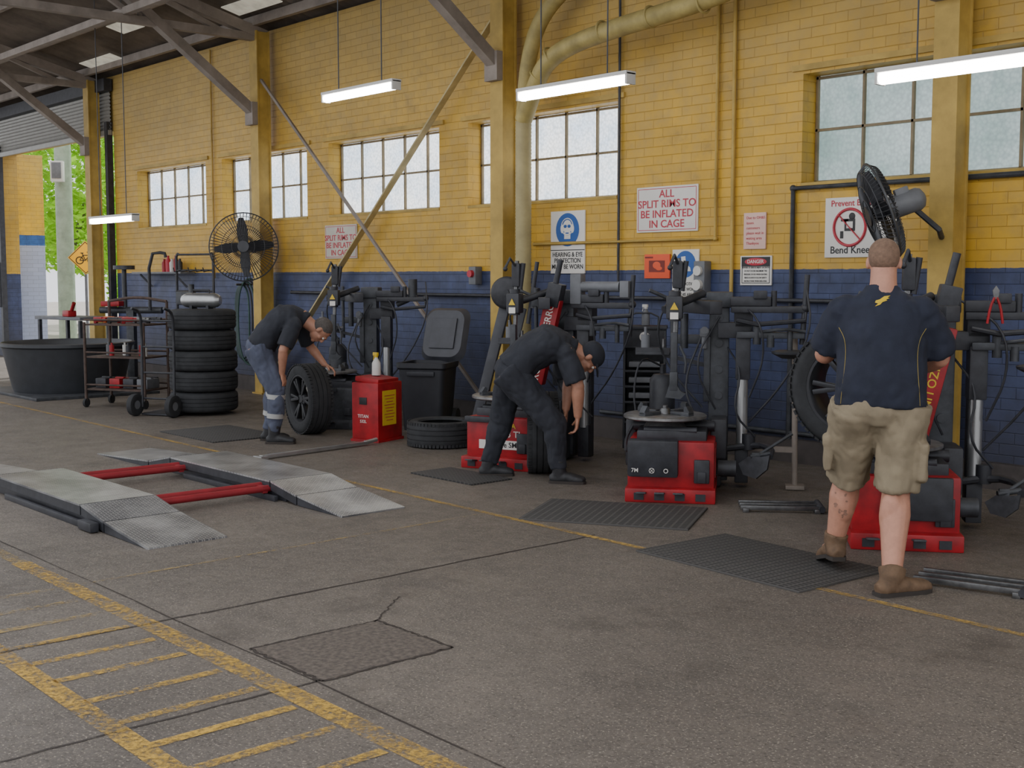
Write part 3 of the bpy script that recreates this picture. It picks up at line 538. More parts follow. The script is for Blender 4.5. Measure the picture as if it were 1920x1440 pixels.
# ---------------- steel stand rails near machines
def rails(x,y,rz):
    t=thing('floor_rail_stand','low steel rail stand on the floor beside the machine','steel stand',(x,y,0),(0,0,rz),'steel rail stands')
    b=B(); 
    for yy in (-.1,0,.1): b.box((0,yy,.03),(.55,.03,.03),bev=.003)
    b.box((-.24,0,.015),(.04,.28,.03),bev=.003); b.box((.24,0,.015),(.04,.28,.03),bev=.003); part(t,b,'rails',STL)
    b=B(); b.cyl((.27,-.14,.03),(.27,.14,.03),.022); part(t,b,'roller',BLK)
rails(-5.02,6.95,R(42)); rails(-3.08,5.95,R(15))

# ---------------- tool cart
t=thing('tool_cart','tall narrow black tool cart with open shelves and pressure gauge','tool cart',(-7.5,8.3,0),(0,0,R(40)))
b=B(); w,d,h=.36,.3,1.16
for s in (-1,1): b.box((s*w/2,0,h/2+.03),(.02,d,h-.06),bev=.004)
b.box((0,d/2,h/2),(w,.02,h-.06)); 
for z in (.1,.3,.48,.62,.76,.98): b.box((0,0,z),(w,d,.02),bev=.003)
b.box((0,-d/2+.01,1.07),(w,.02,.18),bev=.004); b.box((0,0,1.15),(w+.04,d+.04,.03),bev=.006); part(t,b,'frame',BLK)
b=B(); b.cyl((0,-d/2-.0,1.07),(0,-d/2-.02,1.07),.045); part(t,b,'gauge',WHT)
b=B(); b.tube([(-.15,-.1,1.15),(-.15,-.1,1.28),(.12,-.1,1.28),(.12,-.1,1.15)],.008,smooth=1); part(t,b,'handle',WIRE)
for z in (.51,.65,.79):
    b=B(); b.box((0,-.05,z+.03),(.28,.18,.05),bev=.01); part(t,b,'tray',GRY)
def bottle(loc,h,m_,label,capm=SRED):
    t=thing('spray_bottle',label,'bottle',loc); r=h*.18
    b=B(); b.lathe([(0,0),(r,0),(r*1.05,h*.05),(r,h*.5),(r*.4,h*.7),(r*.35,h*.78),(0,h*.78)],n=18); part(t,b,'bottle_body',m_)
    b=B(); b.box((-r*.2,0,h*.87),(r*1.6,r*.6,h*.14),bev=h*.02); b.beam((-r*.8,0,h*.82),(-r*1.1,0,h*.62),h*.03,h*.03); b.cyl((0,0,h*.74),(0,0,h*.82),r*.45); part(t,b,'trigger_head',capm)
bottle((-7.45,8.25,1.17),.2,GRY,'small grey spray bottle on the tool cart',WHT)
bottle((-9.93,7.05,.635),.24,WHT,'white spray bottle with yellow trigger on the red cabinet',YLAB)

# ---------------- wheelie bin
t=thing('wheelie_bin','black plastic wheelie bin with open lid against the blue wall','bin',(-10.26,7.95,0),(0,0,R(35)))
b=B(); 
def rr(w,d,z,r=.05,n=4):
    P=[]
    for cx,cy,a0 in ((w/2-r,d/2-r,0),(-w/2+r,d/2-r,90),(-w/2+r,-d/2+r,180),(w/2-r,-d/2+r,270)):
        for i in range(n+1): a=R(a0+90*i/n); P.append((cx+r*math.cos(a),cy+r*math.sin(a),z))
    return P
rings=[rr(.42,.42,.0),rr(.44,.46,.2),rr(.50,.52,.64),rr(.54,.56,.66),rr(.54,.56,.71),rr(.46,.48,.71),rr(.38,.4,.1)]
vs=sum(rings,[]);n=20;fs=[tuple(range(n))[::-1],tuple(range(6*n,7*n))]
for i in range(6):
    for j in range(n): fs.append((i*n+j,i*n+(j+1)%n,(i+1)*n+(j+1)%n,(i+1)*n+j))
b.raw(vs,fs); b.box((0,-.26,.6),(.3,.04,.05),bev=.01); part(t,b,'body',mat('black_bin_plastic','2e2f34',.55))
b=B(); L2=rr(.54,.6,0,.12,5); top=rr(.46,.52,.06,.12,5); n=24; b.raw(L2+top,[tuple(range(n))[::-1],tuple(range(n,2*n))]+[(i,(i+1)%n,n+(i+1)%n,n+i) for i in range(n)]); b.box((0,0,.07),(.3,.34,.02),bev=.01)
part(t,b,'lid',mat('bin_lid_plastic','424349',.5),None,(.1,.34,.98),(R(72),0,R(-12)))
for s in (-1,1): b=B(); b.cyl((s*.2,.24,.1),(s*.26,.24,.1),.1); part(t,b,'bin_wheel',RUB)

# ---------------- dark inclined lift frame with round disc
t=thing('wheel_lift','dark steel inclined wheel lift with round head leaning by the wall','wheel lift',(-9.05,7.95,0),(0,0,R(40)))
b=B(); b.beam((-.3,0,.05),(.05,0,1.45),.11,.1,bev=.01); b.beam((-.12,.08,.05),(.18,.08,1.3),.06,.08,bev=.01); b.box((-.2,0,.03),(.5,.3,.06),bev=.01); part(t,b,'inclined_beam',mat('charcoal_steel','4c4d52',.5,.2))
b=B(); b.lathe([(0,-.03),(.13,-.03),(.15,-.02),(.16,0),(.15,.03),(0,.04)],(.05,-.1,1.45),(0,1,0),28); b.cyl((.05,-.16,1.45),(.05,.05,1.45),.03); part(t,b,'round_head',BLK)
b=B(); b.cyl((.25,-.05,1.15),(.34,-.05,1.75),.02); b.cyl((.3,-.05,1.3),(.33,-.05,1.5),.04); b.box((.2,0,1.4),(.3,.11,.06),bev=.008); part(t,b,'control_rod',BLK)

# ---------------- fans
def fan(name,label,loc,face,rad,mount):
    q=V(face).normalized().to_track_quat('Z','Y'); t=thing(name,label,'fan',loc); t.rotation_euler=q.to_euler()
    b=B(); n=64
    for i in range(n):
        a=2*math.pi*i/n; c,s=math.cos(a),math.sin(a)
        b.tube([(c*.07,s*.07,.085),(c*rad*.55,s*rad*.55,.09),(c*rad*.9,s*rad*.9,.055),(c*rad,s*rad,0)],.0032,4)
    for r_,z in ((.07,.085),(rad*.33,.09),(rad*.62,.085),(rad*.88,.06)): b.ring((0,0,z),r_,.004,n=40,k=5)
    b.cyl((0,0,.085),(0,0,.1),.075); part(t,b,'front_cage',WIRE)
    b=B()
    for i in range(n):
        a=2*math.pi*i/n; c,s=math.cos(a),math.sin(a)
        b.tube([(c*rad,s*rad,0),(c*rad*.9,s*rad*.9,-.055),(c*.1,s*.1,-.08)],.0032,4)
    b.ring((0,0,0),rad,.009,n=48,k=6); b.ring((0,0,-.07),rad*.55,.004,n=40,k=5); part(t,b,'rear_cage',WIRE)
    for k in range(4):
        b=B(); a=R(90*k+5); vs=[];fs=[]
        for i in range(7):
            r_=.05+(rad*.86-.05)*i/6; wd=.03+.05*math.sin(math.pi*min(1,.15+i/7)); tw=R(35-15*i/6)
            for e in (-1,1):
                x=r_; y=e*wd; p=V((x,y*math.cos(tw),y*math.sin(tw))); vs.append(M.Rotation(a,3,'Z')@p)
        for i in range(6): fs.append((2*i,2*i+1,2*i+3,2*i+2))
        b.raw([v+V((0,0,.003)) for v in vs],fs); b.raw([v-V((0,0,.003)) for v in vs],fs); part(t,b,'blade',BLK)
    b=B(); b.lathe([(0,.07),(.05,.06),(.06,.03),(.06,-.02),(0,-.02)],n=20); part(t,b,'hub',BLK)
    b=B(); b.lathe([(0,-.05),(.07,-.05),(.085,-.08),(.085,-.28),(.07,-.31),(.03,-.33),(0,-.33)],n=24); b.box((0,.09,-.18),(.08,.06,.1),bev=.01); part(t,b,'motor',GRY)
    b=B()
    qi=q.inverted()
    P=[qi@(V(p)-V(loc)) for p in mount]; b.tube([V((0,0,-.2))]+P,.022,8); part(t,b,'bracket',DRK)
    return t
fan('wall_fan','large black caged wall fan facing the room',(-14.53,8.2,2.0),(.80,-.55,.05),.45,[(-14.75,8.45,1.95),(-14.9,8.58,1.95)])
fan('wall_fan','black caged fan with grey motor seen edge-on above the machines',(-5.0,8.1,2.08),(-.70,-.63,-.34),.37,[(-4.7,8.4,1.95),(-4.78,8.58,1.9)])

# ---------------- hoses on post
for k in range(5):
    b=B(); w_=.12+.02*k; pts=[]
    for i in range(36):
        a=2*math.pi*i/36; pts.append((math.sin(a)*w_,0.02*math.sin(3*a)+.012*k,-.0+ math.cos(a)*(.52+.02*k)))
    b.tube(pts,.013,8,closed=True); single(b,'hose_coil',[HOSE,BLK,HOSE,BLK,HOSE][k],'coiled air hose hanging on the wall beside the column','hose',(-15.35+.04*k,8.62,.98),(0,0,R(30)),'hanging hose coils')
b=B(); b.cyl((-15.3,8.88,1.5),(-15.3,8.5,1.5),.015); single(b,'hose_hook',DRK,'steel hook holding the coiled hoses','hook')

# ---------------- tub
b=B(); b.lathe([(0,.0),(.72,.0),(.74,.05),(.86,.60),(.9,.62),(.9,.66),(.86,.67),(.84,.64),(.72,.1),(0,.09)],n=56); single(b,'water_tub',mat('black_tub_plastic','35373b',.45),'large round black plastic tyre testing tub on the floor','tub',(-16.9,6.75,.042))
b=B(); b.box((0,0,.02),(2.1,1.7,.04),bev=.005); single(b,'base_plate',DRK,'dark flat steel plate under the round tub','base plate',(-16.9,6.75,0))
t=thing('tyre_spreader','black and red tyre spreader stand with horizontal tube arms','tyre spreader',(-17.9,8.15,0),(0,0,R(40)))
b=B(); b.box((0,0,.03),(.6,.5,.06),bev=.01); b.box((0,0,.55),(.12,.12,1.1),bev=.01); b.cyl((-.5,0,1.1),(.5,0,1.1),.05); b.cyl((-.1,0,1.1),(-.1,0,1.75),.035); b.cyl((-.1,0,1.72),(-.1,0,1.78),.16); part(t,b,'stand',DRK)
b=B(); b.box((-.25,-.1,1.2),(.3,.2,.08),bev=.02); part(t,b,'arm_head',RED)
b=B(); b.tube([(.35,-.1,1.1),(.35,-.1,1.95),(.6,-.1,1.98),(.62,-.1,1.9)],.025,smooth=1); part(t,b,'tube_frame',BLK)
t=thing('work_bench','grey topped steel work bench beside the tub','bench',(-19.5,7.9,0),(0,0,R(10))); b=B(); b.box((0,0,.95),(1.3,.6,.05),bev=.006); part(t,b,'top',GRY)
for sx in (-.58,.58):
    for sy in (-.25,.25): b=B(); b.box((sx,sy,.46),(.05,.05,.92)); part(t,b,'leg',DRK)
b=B(); b.box((0,0,.05),(.25,.14,.1),bev=.02); b.cyl((.1,0,.1),(.2,0,.22),.03); single(b,'impact_wrench',RED,'red impact wrench lying on the work bench','power tool',(-19.3,7.75,.976))
# rack trolley with tools
t=thing('tool_trolley','rusty steel tube trolley with three shelves of tools','trolley',(-14.55,6.55,0),(0,0,R(30)))
b=B(); w,d=.85,.5
for sx in (-1,1):
    for sy in (-1,1): b.cyl((sx*w/2,sy*d/2,.08),(sx*w/2,sy*d/2,1.05 if sy<0 else 1.3),.018,n=10)
for z in (.22,.62,1.02): 
    b.box((0,0,z),(w,d,.02),bev=.002)
    for sy in (-1,1): b.cyl((-w/2,sy*d/2,z+.06),(w/2,sy*d/2,z+.06),.012,n=8)
b.tube([(-w/2,.25,1.3),(0,.25,1.36),(w/2,.25,1.3)],.018,smooth=2); part(t,b,'frame',mat('rusty_dark_steel','54453e',.7,.3,.35,12))
for sx in (-1,1):
    for sy in (-1,1): b=B(); b.cyl((sx*w/2-.015,sy*d/2,.055),(sx*w/2+.015,sy*d/2,.055),.055); part(t,b,'castor',RUB)
rotT=M.Rotation(R(30),4,'Z')
def ontr(x,y,z): p=rotT@V((x,y,0)); return (-14.55+p.x,6.55+p.y,z)
for i in range(8):
    b=B(); m_=[RED,BLK,RED,STL,CARW,RED,GRY,BLK][i]; b.box((0,0,.05),(.14,.06,.06),bev=.015); b.cyl((.05,0,.05),(.12,0,.05),.025); b.box((-.05,0,.03),(.045,.04,.06),bev=.01)
    single(b,'impact_wrench',m_,'air impact wrench lying on the tool trolley','power tool',ontr(-.32+.21*(i%4),-.1+.2*(i//4),1.031),(0,0,.4+.3*(i%3)),'air tools on the trolley')
for i in range(6):
    b=B(); b.cyl((0,0,0),(0,0,.13),.03); b.cyl((0,0,.13),(0,0,.16),.012); single(b,'lubricant_can',[GRY,RED,WHT,BLK,RED,WHT][i],'small aerosol can standing on the trolley shelf','can',ontr(-.3+.12*i,.05*(-1)**i,.631),(0,0,0),'cans on the trolley')
for i in range(4):
    b=B(); b.box((0,0,.06),(.15,.26,.12),bev=.01); b.box((0,0,.125),(.12,.05,.02),bev=.005); single(b,'tool_case',[BLK,RED,BLK,GRY][i],'small tool case on the lower trolley shelf','tool case',ontr(-.3+.2*i,0,.231),(0,0,R(30)),'tool cases on the trolley')
t=thing('tool_trolley','low black steel trolley with coiled orange hoses on top','trolley',(-14.25,7.45,0),(0,0,R(30)))
b=B(); w,d=.6,.4
for sx in (-1,1):
    for sy in (-1,1): b.cyl((sx*w/2,sy*d/2,.0),(sx*w/2,sy*d/2,1.12),.018,n=10)
for z in (.3,.7,1.0): b.box((0,0,z),(w,d,.02),bev=.002); b.cyl((-w/2,-d/2,z+.08),(w/2,-d/2,z+.08),.01,n=8)
part(t,b,'frame',BLK)
for k in range(4): b=B(); b.ring((0,0,1.03+.022*k),.2-.008*k,.012,(0,0,1),28,6); part(t,b,'coiled_hose',mat('dull_orange_hose','8a5a34',.6) if k%2 else BLK)
for i in range(6): b=B(); b.box((-.22+.09*i,-.05,.74),(.07,.2,.06+.02*(i%3)),bev=.006); part(t,b,'parts_bin',GRY)
t=thing('tube_rack','dark tube rack with hooks standing near the wall','rack',(-16.4,8.45,0),(0,0,R(20)))
b=B()
for sx in (-.35,.35): b.tube([(sx,0,0),(sx,0,1.9),(sx*.9,0,1.95)],.02)
for z in (.5,1.0,1.4,1.7,1.93): b.cyl((-.35,0,z),(.35,0,z),.015)
for i in range(5): b.tube([(-.28+.14*i,0,1.7),(-.28+.14*i,-.12,1.68),(-.28+.14*i,-.14,1.74)],.008)
part(t,b,'frame',BLK)
b=B(); b.box((-.1,-.08,1.3),(.3,.12,.2),bev=.03); b.cyl((.02,-.1,1.1),(.02,-.1,1.5),.04); part(t,b,'hung_tools',DRK)
# hand trolley
t=thing('hand_trolley','black tubular hand trolley carrying the stack of tyres','hand trolley',(-13.18,6.40,0),(0,0,R(28)))
b=B()
for s in (-.22,.22): b.tube([(s-.1,-.02,.1),(s-.1,0,1.1),(s-.08,-.08,1.22),(s-.1,-.18,1.25)],.017,smooth=1)
for z in (.2,.5,.8,1.1): b.cyl((-.32,0,z),(.12,0,z),.012)
b.box((-.1,.28,.02),(.46,.62,.02)); part(t,b,'frame',BLK)
for s in (-.36,.16): 
    b=B(); b.lathe([(.05,-.03),(.1,-.04),(.125,-.03),(.13,0),(.125,.03),(.1,.04),(.05,.03)],(s,-.1,.13),(1,0,0),28,closed=True); b.cyl((s-.03,-.1,.13),(s+.03,-.1,.13),.055,mi=1); part(t,b,'wheel',[RUB,GRY])
t=thing('air_tank','silver portable air tank lying on top of the stacked tyres','air tank',(-13.15,6.85,1.232),(0,0,R(40)))
b=B(); b.lathe([(0,-.24),(.05,-.235),(.075,-.2),(.085,-.17),(.085,.17),(.075,.2),(.05,.235),(0,.24)],(0,0,.1),(1,0,0),24); part(t,b,'tank_body',ALU)
b=B(); b.tube([(-.1,0,.17),(-.1,0,.22),(.1,0,.22),(.1,0,.17)],.01); part(t,b,'handle',BLK)
for s in (-.1,.1): b=B(); b.box((s,0,.02),(.03,.16,.04)); part(t,b,'foot',BLK)
b=B(); b.box((-18.1,8.77,1.67),(1.7,.24,.03),bev=.003); b.beam((-18.7,8.88,1.45),(-18.7,8.68,1.65),.02,.03); b.beam((-17.5,8.88,1.45),(-17.5,8.68,1.65),.02,.03); single(b,'wall_shelf',GRY,'narrow grey shelf fixed to the wall','shelf')
for i in range(5):
    b=B(); h=.2+.05*(i%2); b.lathe([(0,0),(.04,0),(.042,h*.7),(.02,h*.85),(.02,h),(0,h)],n=14); single(b,'bottle',[RED,SRED,WHT,RED,BLK][i],'small coloured bottle on the wall shelf','bottle',(-18.0+.13*i,8.76,1.685),group='bottles on the wall shelf')
# pliers hanging on the machine arm
t=thing('pliers','small pliers with red handles hanging on the machine','hand tool',(-3.62,7.16,1.42),(0,0,R(38)))
b=B(); b.prism([(-.012,0),(.012,0),(.02,.05),(0,.08),(-.02,.05)],.012,M.Translation((0,0,.05))@M.Rotation(R(90),4,'X')); part(t,b,'jaw',STL)
for s,m_ in ((-1,RED),(1,RED)): b=B(); b.tube([(s*.006,0,.06),(s*.03,0,.0),(s*.045,0,-.1)],.008,smooth=1); part(t,b,'handle',m_)
b=B(); b.loft([((-.04,0,.0),.05,.03),((0,-.01,-.05),.07,.015),((.02,-.01,-.12),.06,.02),((.03,0,-.2),.03,.01)],(1,0,0),14)
single(b,'cleaning_rag',mat('pale_rag','b4b0a6',.9,0,.15,20),'pale crumpled rag hanging over the wheel','rag',(-10.52,6.70,.52),(0,0,R(48)))

# ---------------- outside
b=B(); b.box((-26.9,9.9,2.1),(.6,.6,4.2),bev=.01); single(b,'brick_pillar',COLM,'brick pillar painted yellow above and pale blue below beside the doorway','pillar')
b=B(); b.lathe([(.21,0),(.2,4),(.17,9)],(-30,12,0),n=20,cap=True); single(b,'power_pole',POLEM,'weathered timber power pole on the street','pole')
t=thing('meter_box','small white box mounted on the timber pole','electrical box',(-29.72,11.75,4.15),(0,0,R(55))); b=B(); b.box((0,0,0),(.3,.2,.5),bev=.02); part(t,b,'body',WHT); b=B(); b.box((0,-.11,.02),(.22,.02,.38),bev=.006); part(t,b,'cover',GRY)
t=thing('bicycle_warning_sign','yellow diamond bicycle warning sign on a steel post','road sign',(-26.4,11.0,0),(0,0,R(67)))
b=B(); b.box((0,0,2.03),(.52,.01,.52),rot=(0,R(45),0),bev=.004); part(t,b,'sign_face',mat('sign_yellow','f0b012',.5,0,.03,4,0,emit=.3))
b=B(); b.cyl((0,.03,0),(0,.03,2.35),.03); part(t,b,'sign_post',GRY)
b=B(); y=-.01
b.ring((-.12,y,1.97),.075,.011,(0,1,0),24); b.ring((.12,y,1.97),.075,.011,(0,1,0),24)
for p,q_ in (((-.12,1.97),(-.05,2.08)),((-.05,2.08),(.08,2.08)),((.08,2.08),(.12,1.97)),((-.05,2.08),(0,1.97)),((0,1.97),(.08,2.08)),((-.12,1.97),(0,1.97)),((.08,2.08),(.06,2.15)),((.03,2.15),(.09,2.15)),((-.05,2.08),(-.07,2.13)),((-.1,2.13),(-.04,2.13))): b.cyl((p[0],y,p[1]),(q_[0],y,q_[1]),.01,n=6)
part(t,b,'bicycle_symbol',SBLK)
b=B(); 
for s in (-1,1): b.prism([(s*.33,0),(s*.35,0),(0,.35),(0,.33)],.004,M.Translation((0,-.008,2.03))@M.Rotation(R(90),4,'X')); b.prism([(s*.33,0),(s*.35,0),(0,-.35),(0,-.33)],.004,M.Translation((0,-.008,2.03))@M.Rotation(R(90),4,'X'))
part(t,b,'sign_border',SBLK)
def tree(loc,blobs,n):
    t=thing('tree','leafy bright green street tree in daylight','tree',loc,group='street trees')
    b=B(); b.tube([(0,0,0),(.05,.05,1.2),(-.1,0,2.4),(0,.1,3.6)],.17,10,smooth=1); b.tube([(0,0,1.8),(.6,.1,2.8),(1,.2,3.6)],.08,8,smooth=1); b.tube([(0,0,2),(-.6,-.1,3),(-.9,.1,3.8)],.08,8,smooth=1); part(t,b,'trunk',BARK)
    vs=[];fs=[]
    for i in range(n):
        c,r_=random.choice(blobs); d=V((random.gauss(0,1),random.gauss(0,1),random.gauss(0,1))).normalized()*random.uniform(.5,1)**.5
        p=V(c)+V((d.x*r_[0],d.y*r_[1],d.z*r_[2])); e=Euler((random.uniform(-.9,.9),random.uniform(-.9,.9),random.uniform(0,6))).to_matrix(); s=random.uniform(.1,.18)
        k=len(vs); vs+=[p+e@V(q)*s for q in ((-1,0,0),(0,-.5,0),(1,0,.1),(0,.5,0))]; fs.append((k,k+1,k+2,k+3))
    b=B(); b.raw(vs,fs); part(t,b,'foliage',LEAF)
tree((-34,13.6,0),[((0,0,4),(2,2,1.6)),((1,.3,2.8),(1.4,1.3,1.2)),((-1,0,3),(1.5,1.4,1.3)),((.2,0,5.3),(1.6,1.6,1.3))],6000)
tree((-39.5,18.8,0),[((0,0,4),(3.2,2.4,2.4)),((0,.3,2),(3.2,1.6,1.8)),((.5,0,1),(3.2,1.3,1.1))],7500)
tree((-33.5,17.2,0),[((0,0,3),(2.4,1.6,1.8)),((0,.3,1.5),(2.4,1.3,1.4)),((.5,0,5),(2.4,1.3,1.6))],7500)
tree((-28,15.5,0),[((0,0,3.6),(1.7,1.4,1.7)),((0,0,5),(1.8,1.5,1.4)),((0,0,1.6),(1.3,1,1.2))],5000)

# ---------------- people
def fuse(b,vox,smooth=3,disp=0,freq=8):
    me=b.mesh('tmp'); bm=bmesh.new(); bm.from_mesh(me); bmesh.ops.recalc_face_normals(bm,faces=bm.faces); bm.to_mesh(me); bm.free()
    o=bpy.data.objects.new('tmp',me); COL.objects.link(o)
    r=o.modifiers.new('r','REMESH'); r.mode='VOXEL'; r.voxel_size=vox
    s=o.modifiers.new('s','SMOOTH'); s.factor=.5; s.iterations=smooth
    dg=bpy.context.evaluated_depsgraph_get(); dg.update(); m2=bpy.data.meshes.new_from_object(o.evaluated_get(dg)); bpy.data.objects.remove(o)
    if disp:
        ns=[v.normal.copy() for v in m2.vertices]
        for v,nn in zip(m2.vertices,ns):
            p=v.co; k=noise.noise(V((p.x*freq,p.y*freq,p.z*freq*.6)))+.6*abs(noise.noise(V((p.x*freq*2,p.y*freq*2,p.z*freq*1.4+5))))
            v.co=p+nn*disp*(k-.05)
    return m2
def L3(a,b,t): return V(a).lerp(V(b),t)
def limb(b,a,c,r0,r1,r2,bul=.3,t0=0,t1=1,off=0):
    ts=[0,bul,.6,1]; rs=[r0,r1,(r1+r2)/2,r2]; out=[]
    def rad(t):
        for i in range(3):
            if t<=ts[i+1]: return rs[i]+(rs[i+1]-rs[i])*(t-ts[i])/(ts[i+1]-ts[i])
        return rs[-1]
    n=7
    for i in range(n+1):
        t=t0+(t1-t0)*i/n; r_=rad(t)+off; out.append((L3(a,c,t),r_,r_))
    b.loft(out,(1,0,.01),16)
def human(label,loc,rz,J,k=1.0,o=None):
    o=o or {}
    t=thing('person',label,'person',loc,(0,0,rz)); J={a:V(v) for a,v in J.items()}; lk=o.get('legk',k); wk=o.get('waistk',1)
    sp=[J['pel'],J['waist'],J['chest'],J['neck']]
    lat=(J['shR']-J['shL']).normalized(); hl=(J['hipR']-J['hipL']).normalized()
    def torso(b,off,start=0,end=1,belly=0):
        P=[(sp[0]-(sp[1]-sp[0])*.55,.13,.09),(sp[0]-(sp[1]-sp[0])*.2,.165*wk,.118),(sp[0],.172*wk,.122),(L3(sp[0],sp[1],.5),.166*wk,.115+belly),(sp[1],.164*wk,.112+belly),(L3(sp[1],sp[2],.5),.172*(1+wk)/2,.118+belly*.5),(sp[2],.184,.122),(L3(sp[2],sp[3],.45),.183,.105),(L3(sp[2],sp[3],.72),.15,.085),(sp[3],.075,.062)]
        P=P[start:]
        b.loft([(p,rx*k+off,ry*k+off) for p,rx,ry in P],lat,28)
    def arm(b,s,off=0,t1=1,fore=True,so=0):
        limb(b,J['sh'+s],J['el'+s],.058*k,.054*k,.042*k,.25,-.02,t1,off)
        if so: limb(b,J['sh'+s],J['el'+s],.058*k,.058*k,.056*k,.25,.2,t1,off+.004)
        b.sph(J['sh'+s],.057*k+off*.6)
        if fore: b.sph(J['el'+s],.043*k+off); limb(b,J['el'+s],J['wr'+s],.041*k,.045*k,.027*k,.25,0,1,off)
    def leg(b,s,off=0,t1=1,low=0,flare=0):
        limb(b,J['hip'+s],J['kn'+s],.098*lk,.09*lk,.06*lk,.25,-.1,min(1,t1),off+flare)
        if low>0:
            b.sph(J['kn'+s],.061*lk+off); limb(b,J['kn'+s],J['an'+s],.056*lk,.064*lk,.038*lk,.28,0,low,off)
            kn,an=J['kn'+s],J['an'+s]; f=(J['toe'+s]-an); f.z=0; f.normalize()
            if not off: b.sph(L3(kn,an,.3)-f*.018*lk,(.05*lk,.05*lk,.11*lk))
    hr=J['head']; fy=J['hf'].normalized(); fz=(J['hu']-fy*J['hu'].dot(fy)).normalized(); fx=fy.cross(fz); HM=M((fx,fy,fz)).transposed().to_4x4(); HT=M.Translation(hr)@HM
    def hp(x,y,z): return HT@V((x,y,z))
    b=B(); torso(b,-.012)
    b.loft([(sp[3]-(hr-sp[3]).normalized()*.04,.07*k,.07*k),(L3(sp[3],hp(0,-.02,-.05),.5),.058*k,.06*k),(hp(0,-.02,-.03),.056*k,.06)],lat,18)
    for s in 'LR': arm(b,s); leg(b,s,0,1,1)
    for s in 'LR':
        f=(J['toe'+s]-J['an'+s]); f.z=0; f.normalize(); an=J['an'+s]; b.loft([(an-f*.03,.035,.04),(an+f*.06+V((0,0,-.04)),.04,.03),(an+f*.15+V((0,0,-.06)),.035,.02)],V((f.y,-f.x,0)),12)
    b.sph(hp(0,-.012,.032),(.077,.097,.088),rot=HM,u=24,w=16); b.sph(hp(0,.028,-.03),(.06,.066,.082),rot=HM,u=20,w=14); b.sph(hp(0,.068,-.092),(.028,.024,.022),rot=HM)
    b.loft([(hp(0,.09,.02),.008,.008),(hp(0,.105,-.005),.012,.011),(hp(0,.112,-.02),.016,.013),(hp(0,.095,-.032),.012,.008)],fx,10)
    b.sph(hp(0,.088,.03),(.05,.016,.011),rot=HM); b.sph(hp(0,.09,-.055),(.024,.011,.007),rot=HM); b.sph(hp(0,.088,-.067),(.021,.011,.007),rot=HM)
    for s in (-1,1): b.sph(hp(s*.08,-.008,0),(.012,.02,.033),rot=HM); b.sph(hp(s*.045,.06,-.02),(.022,.022,.02),rot=HM)
    for s in 'LR':
        w=J['wr'+s]; d=J['hd'+s].normalized(); n_=J['pn'+s]; n_=(n_-d*n_.dot(d)).normalized(); sd=J['td'+s]; sd=(sd-d*sd.dot(d)-n_*sd.dot(n_)).normalized(); cu=o.get('curl'+s,.5)
        b.loft([(w-d*.03,.027,.024),(w+d*.01,.03,.02),(w+d*.05,.042,.016),(w+d*.095,.041,.013)],sd,14)
        for i,(la,ln) in enumerate(((.032,.072),(.011,.08),(-.011,.075),(-.031,.06))):
            p=w+d*.088+sd*la; a=.15; P=[(p-d*.01,.0095,.0095)]
            for j,fr in enumerate((.42,.32,.26)):
                a+=cu*(.55+.25*j)*(1+.08*i); dr=d*math.cos(a)+n_*math.sin(a); p=p+dr*ln*fr; P.append((p,.0092-.0008*j,.0092-.0008*j))
            b.loft(P,sd,8); b.sph(P[-1][0],.0078,u=8,w=6)
        p=w+d*.025+sd*.032; P=[(p,.013,.013)]; dr=(d*.55+sd*.8+n_*.25).normalized(); p=p+dr*.035; P.append((p,.0115,.0115)); dr=(d*.8+sd*.35+n_*.5).normalized(); p=p+dr*.03; P.append((p,.01,.01)); p=p+dr*.02; P.append((p,.008,.008)); b.loft(P,d,8)
    me=fuse(b,.0065,2); body=mkobj('body',me,o.get('skin',SKIN),t,sharp=180)
    for s in (-1,1):
        b=B(); b.sph(hp(s*.031,.083,.01),.011,mi=0); b.sph(hp(s*.031,.0915,.01),.0048,mi=1); part(t,b,'eye',[EYEW,SBLK])
    b=B(); b.sph(hp(0,-.021,.045),(.0805,.096,.083),rot=HM,u=24,w=16); b.sph(hp(0,-.035,.02),(.0785,.082,.08),rot=HM,u=20,w=14); mkobj('hair',fuse(b,.006,1),o.get('hair',HAIRB),t,sharp=180)
    if o.get('cap'):
        b=B(); b.sph(hp(0,-.015,.055),(.09,.108,.082),rot=HM,u=24,w=14); mt=HT@M.Translation((0,.1,.04))@M.Rotation(R(-10),4,'X'); b.loft([(mt@V((0,-.03,0)),.075,.008),(mt@V((0,.03,0)),.07,.007),(mt@V((0,.07,-.004)),.045,.006)],fx,16); mkobj('cap',fuse(b,.007,2),BLKF,t,sharp=180)
    b=B(); torso(b,.016,o.get('hem',1),1,o.get('belly',0)); b.loft([(L3(sp[2],sp[3],.9),.085*k,.07*k),(L3(sp[3],hr,.22),.062*k+.012,.06*k+.012)],lat,20)
    for s in 'LR': arm(b,s,.018,.88,False,1)
    sh=fuse(b,.010,4,o.get('fold',.014),8); so=mkobj('shirt',sh,o.get('shirt',NAVY),t,sharp=180)
    b=B(); P=[(sp[0]-(sp[1]-sp[0])*.6,.12,.1),(sp[0]-(sp[1]-sp[0])*.2,.168*wk,.125),(sp[0],.17*wk,.12),(L3(sp[0],sp[1],.55),.155*wk,.108)]; b.loft([(p,rx*k+.010,ry*k+.010) for p,rx,ry in P],hl,24)
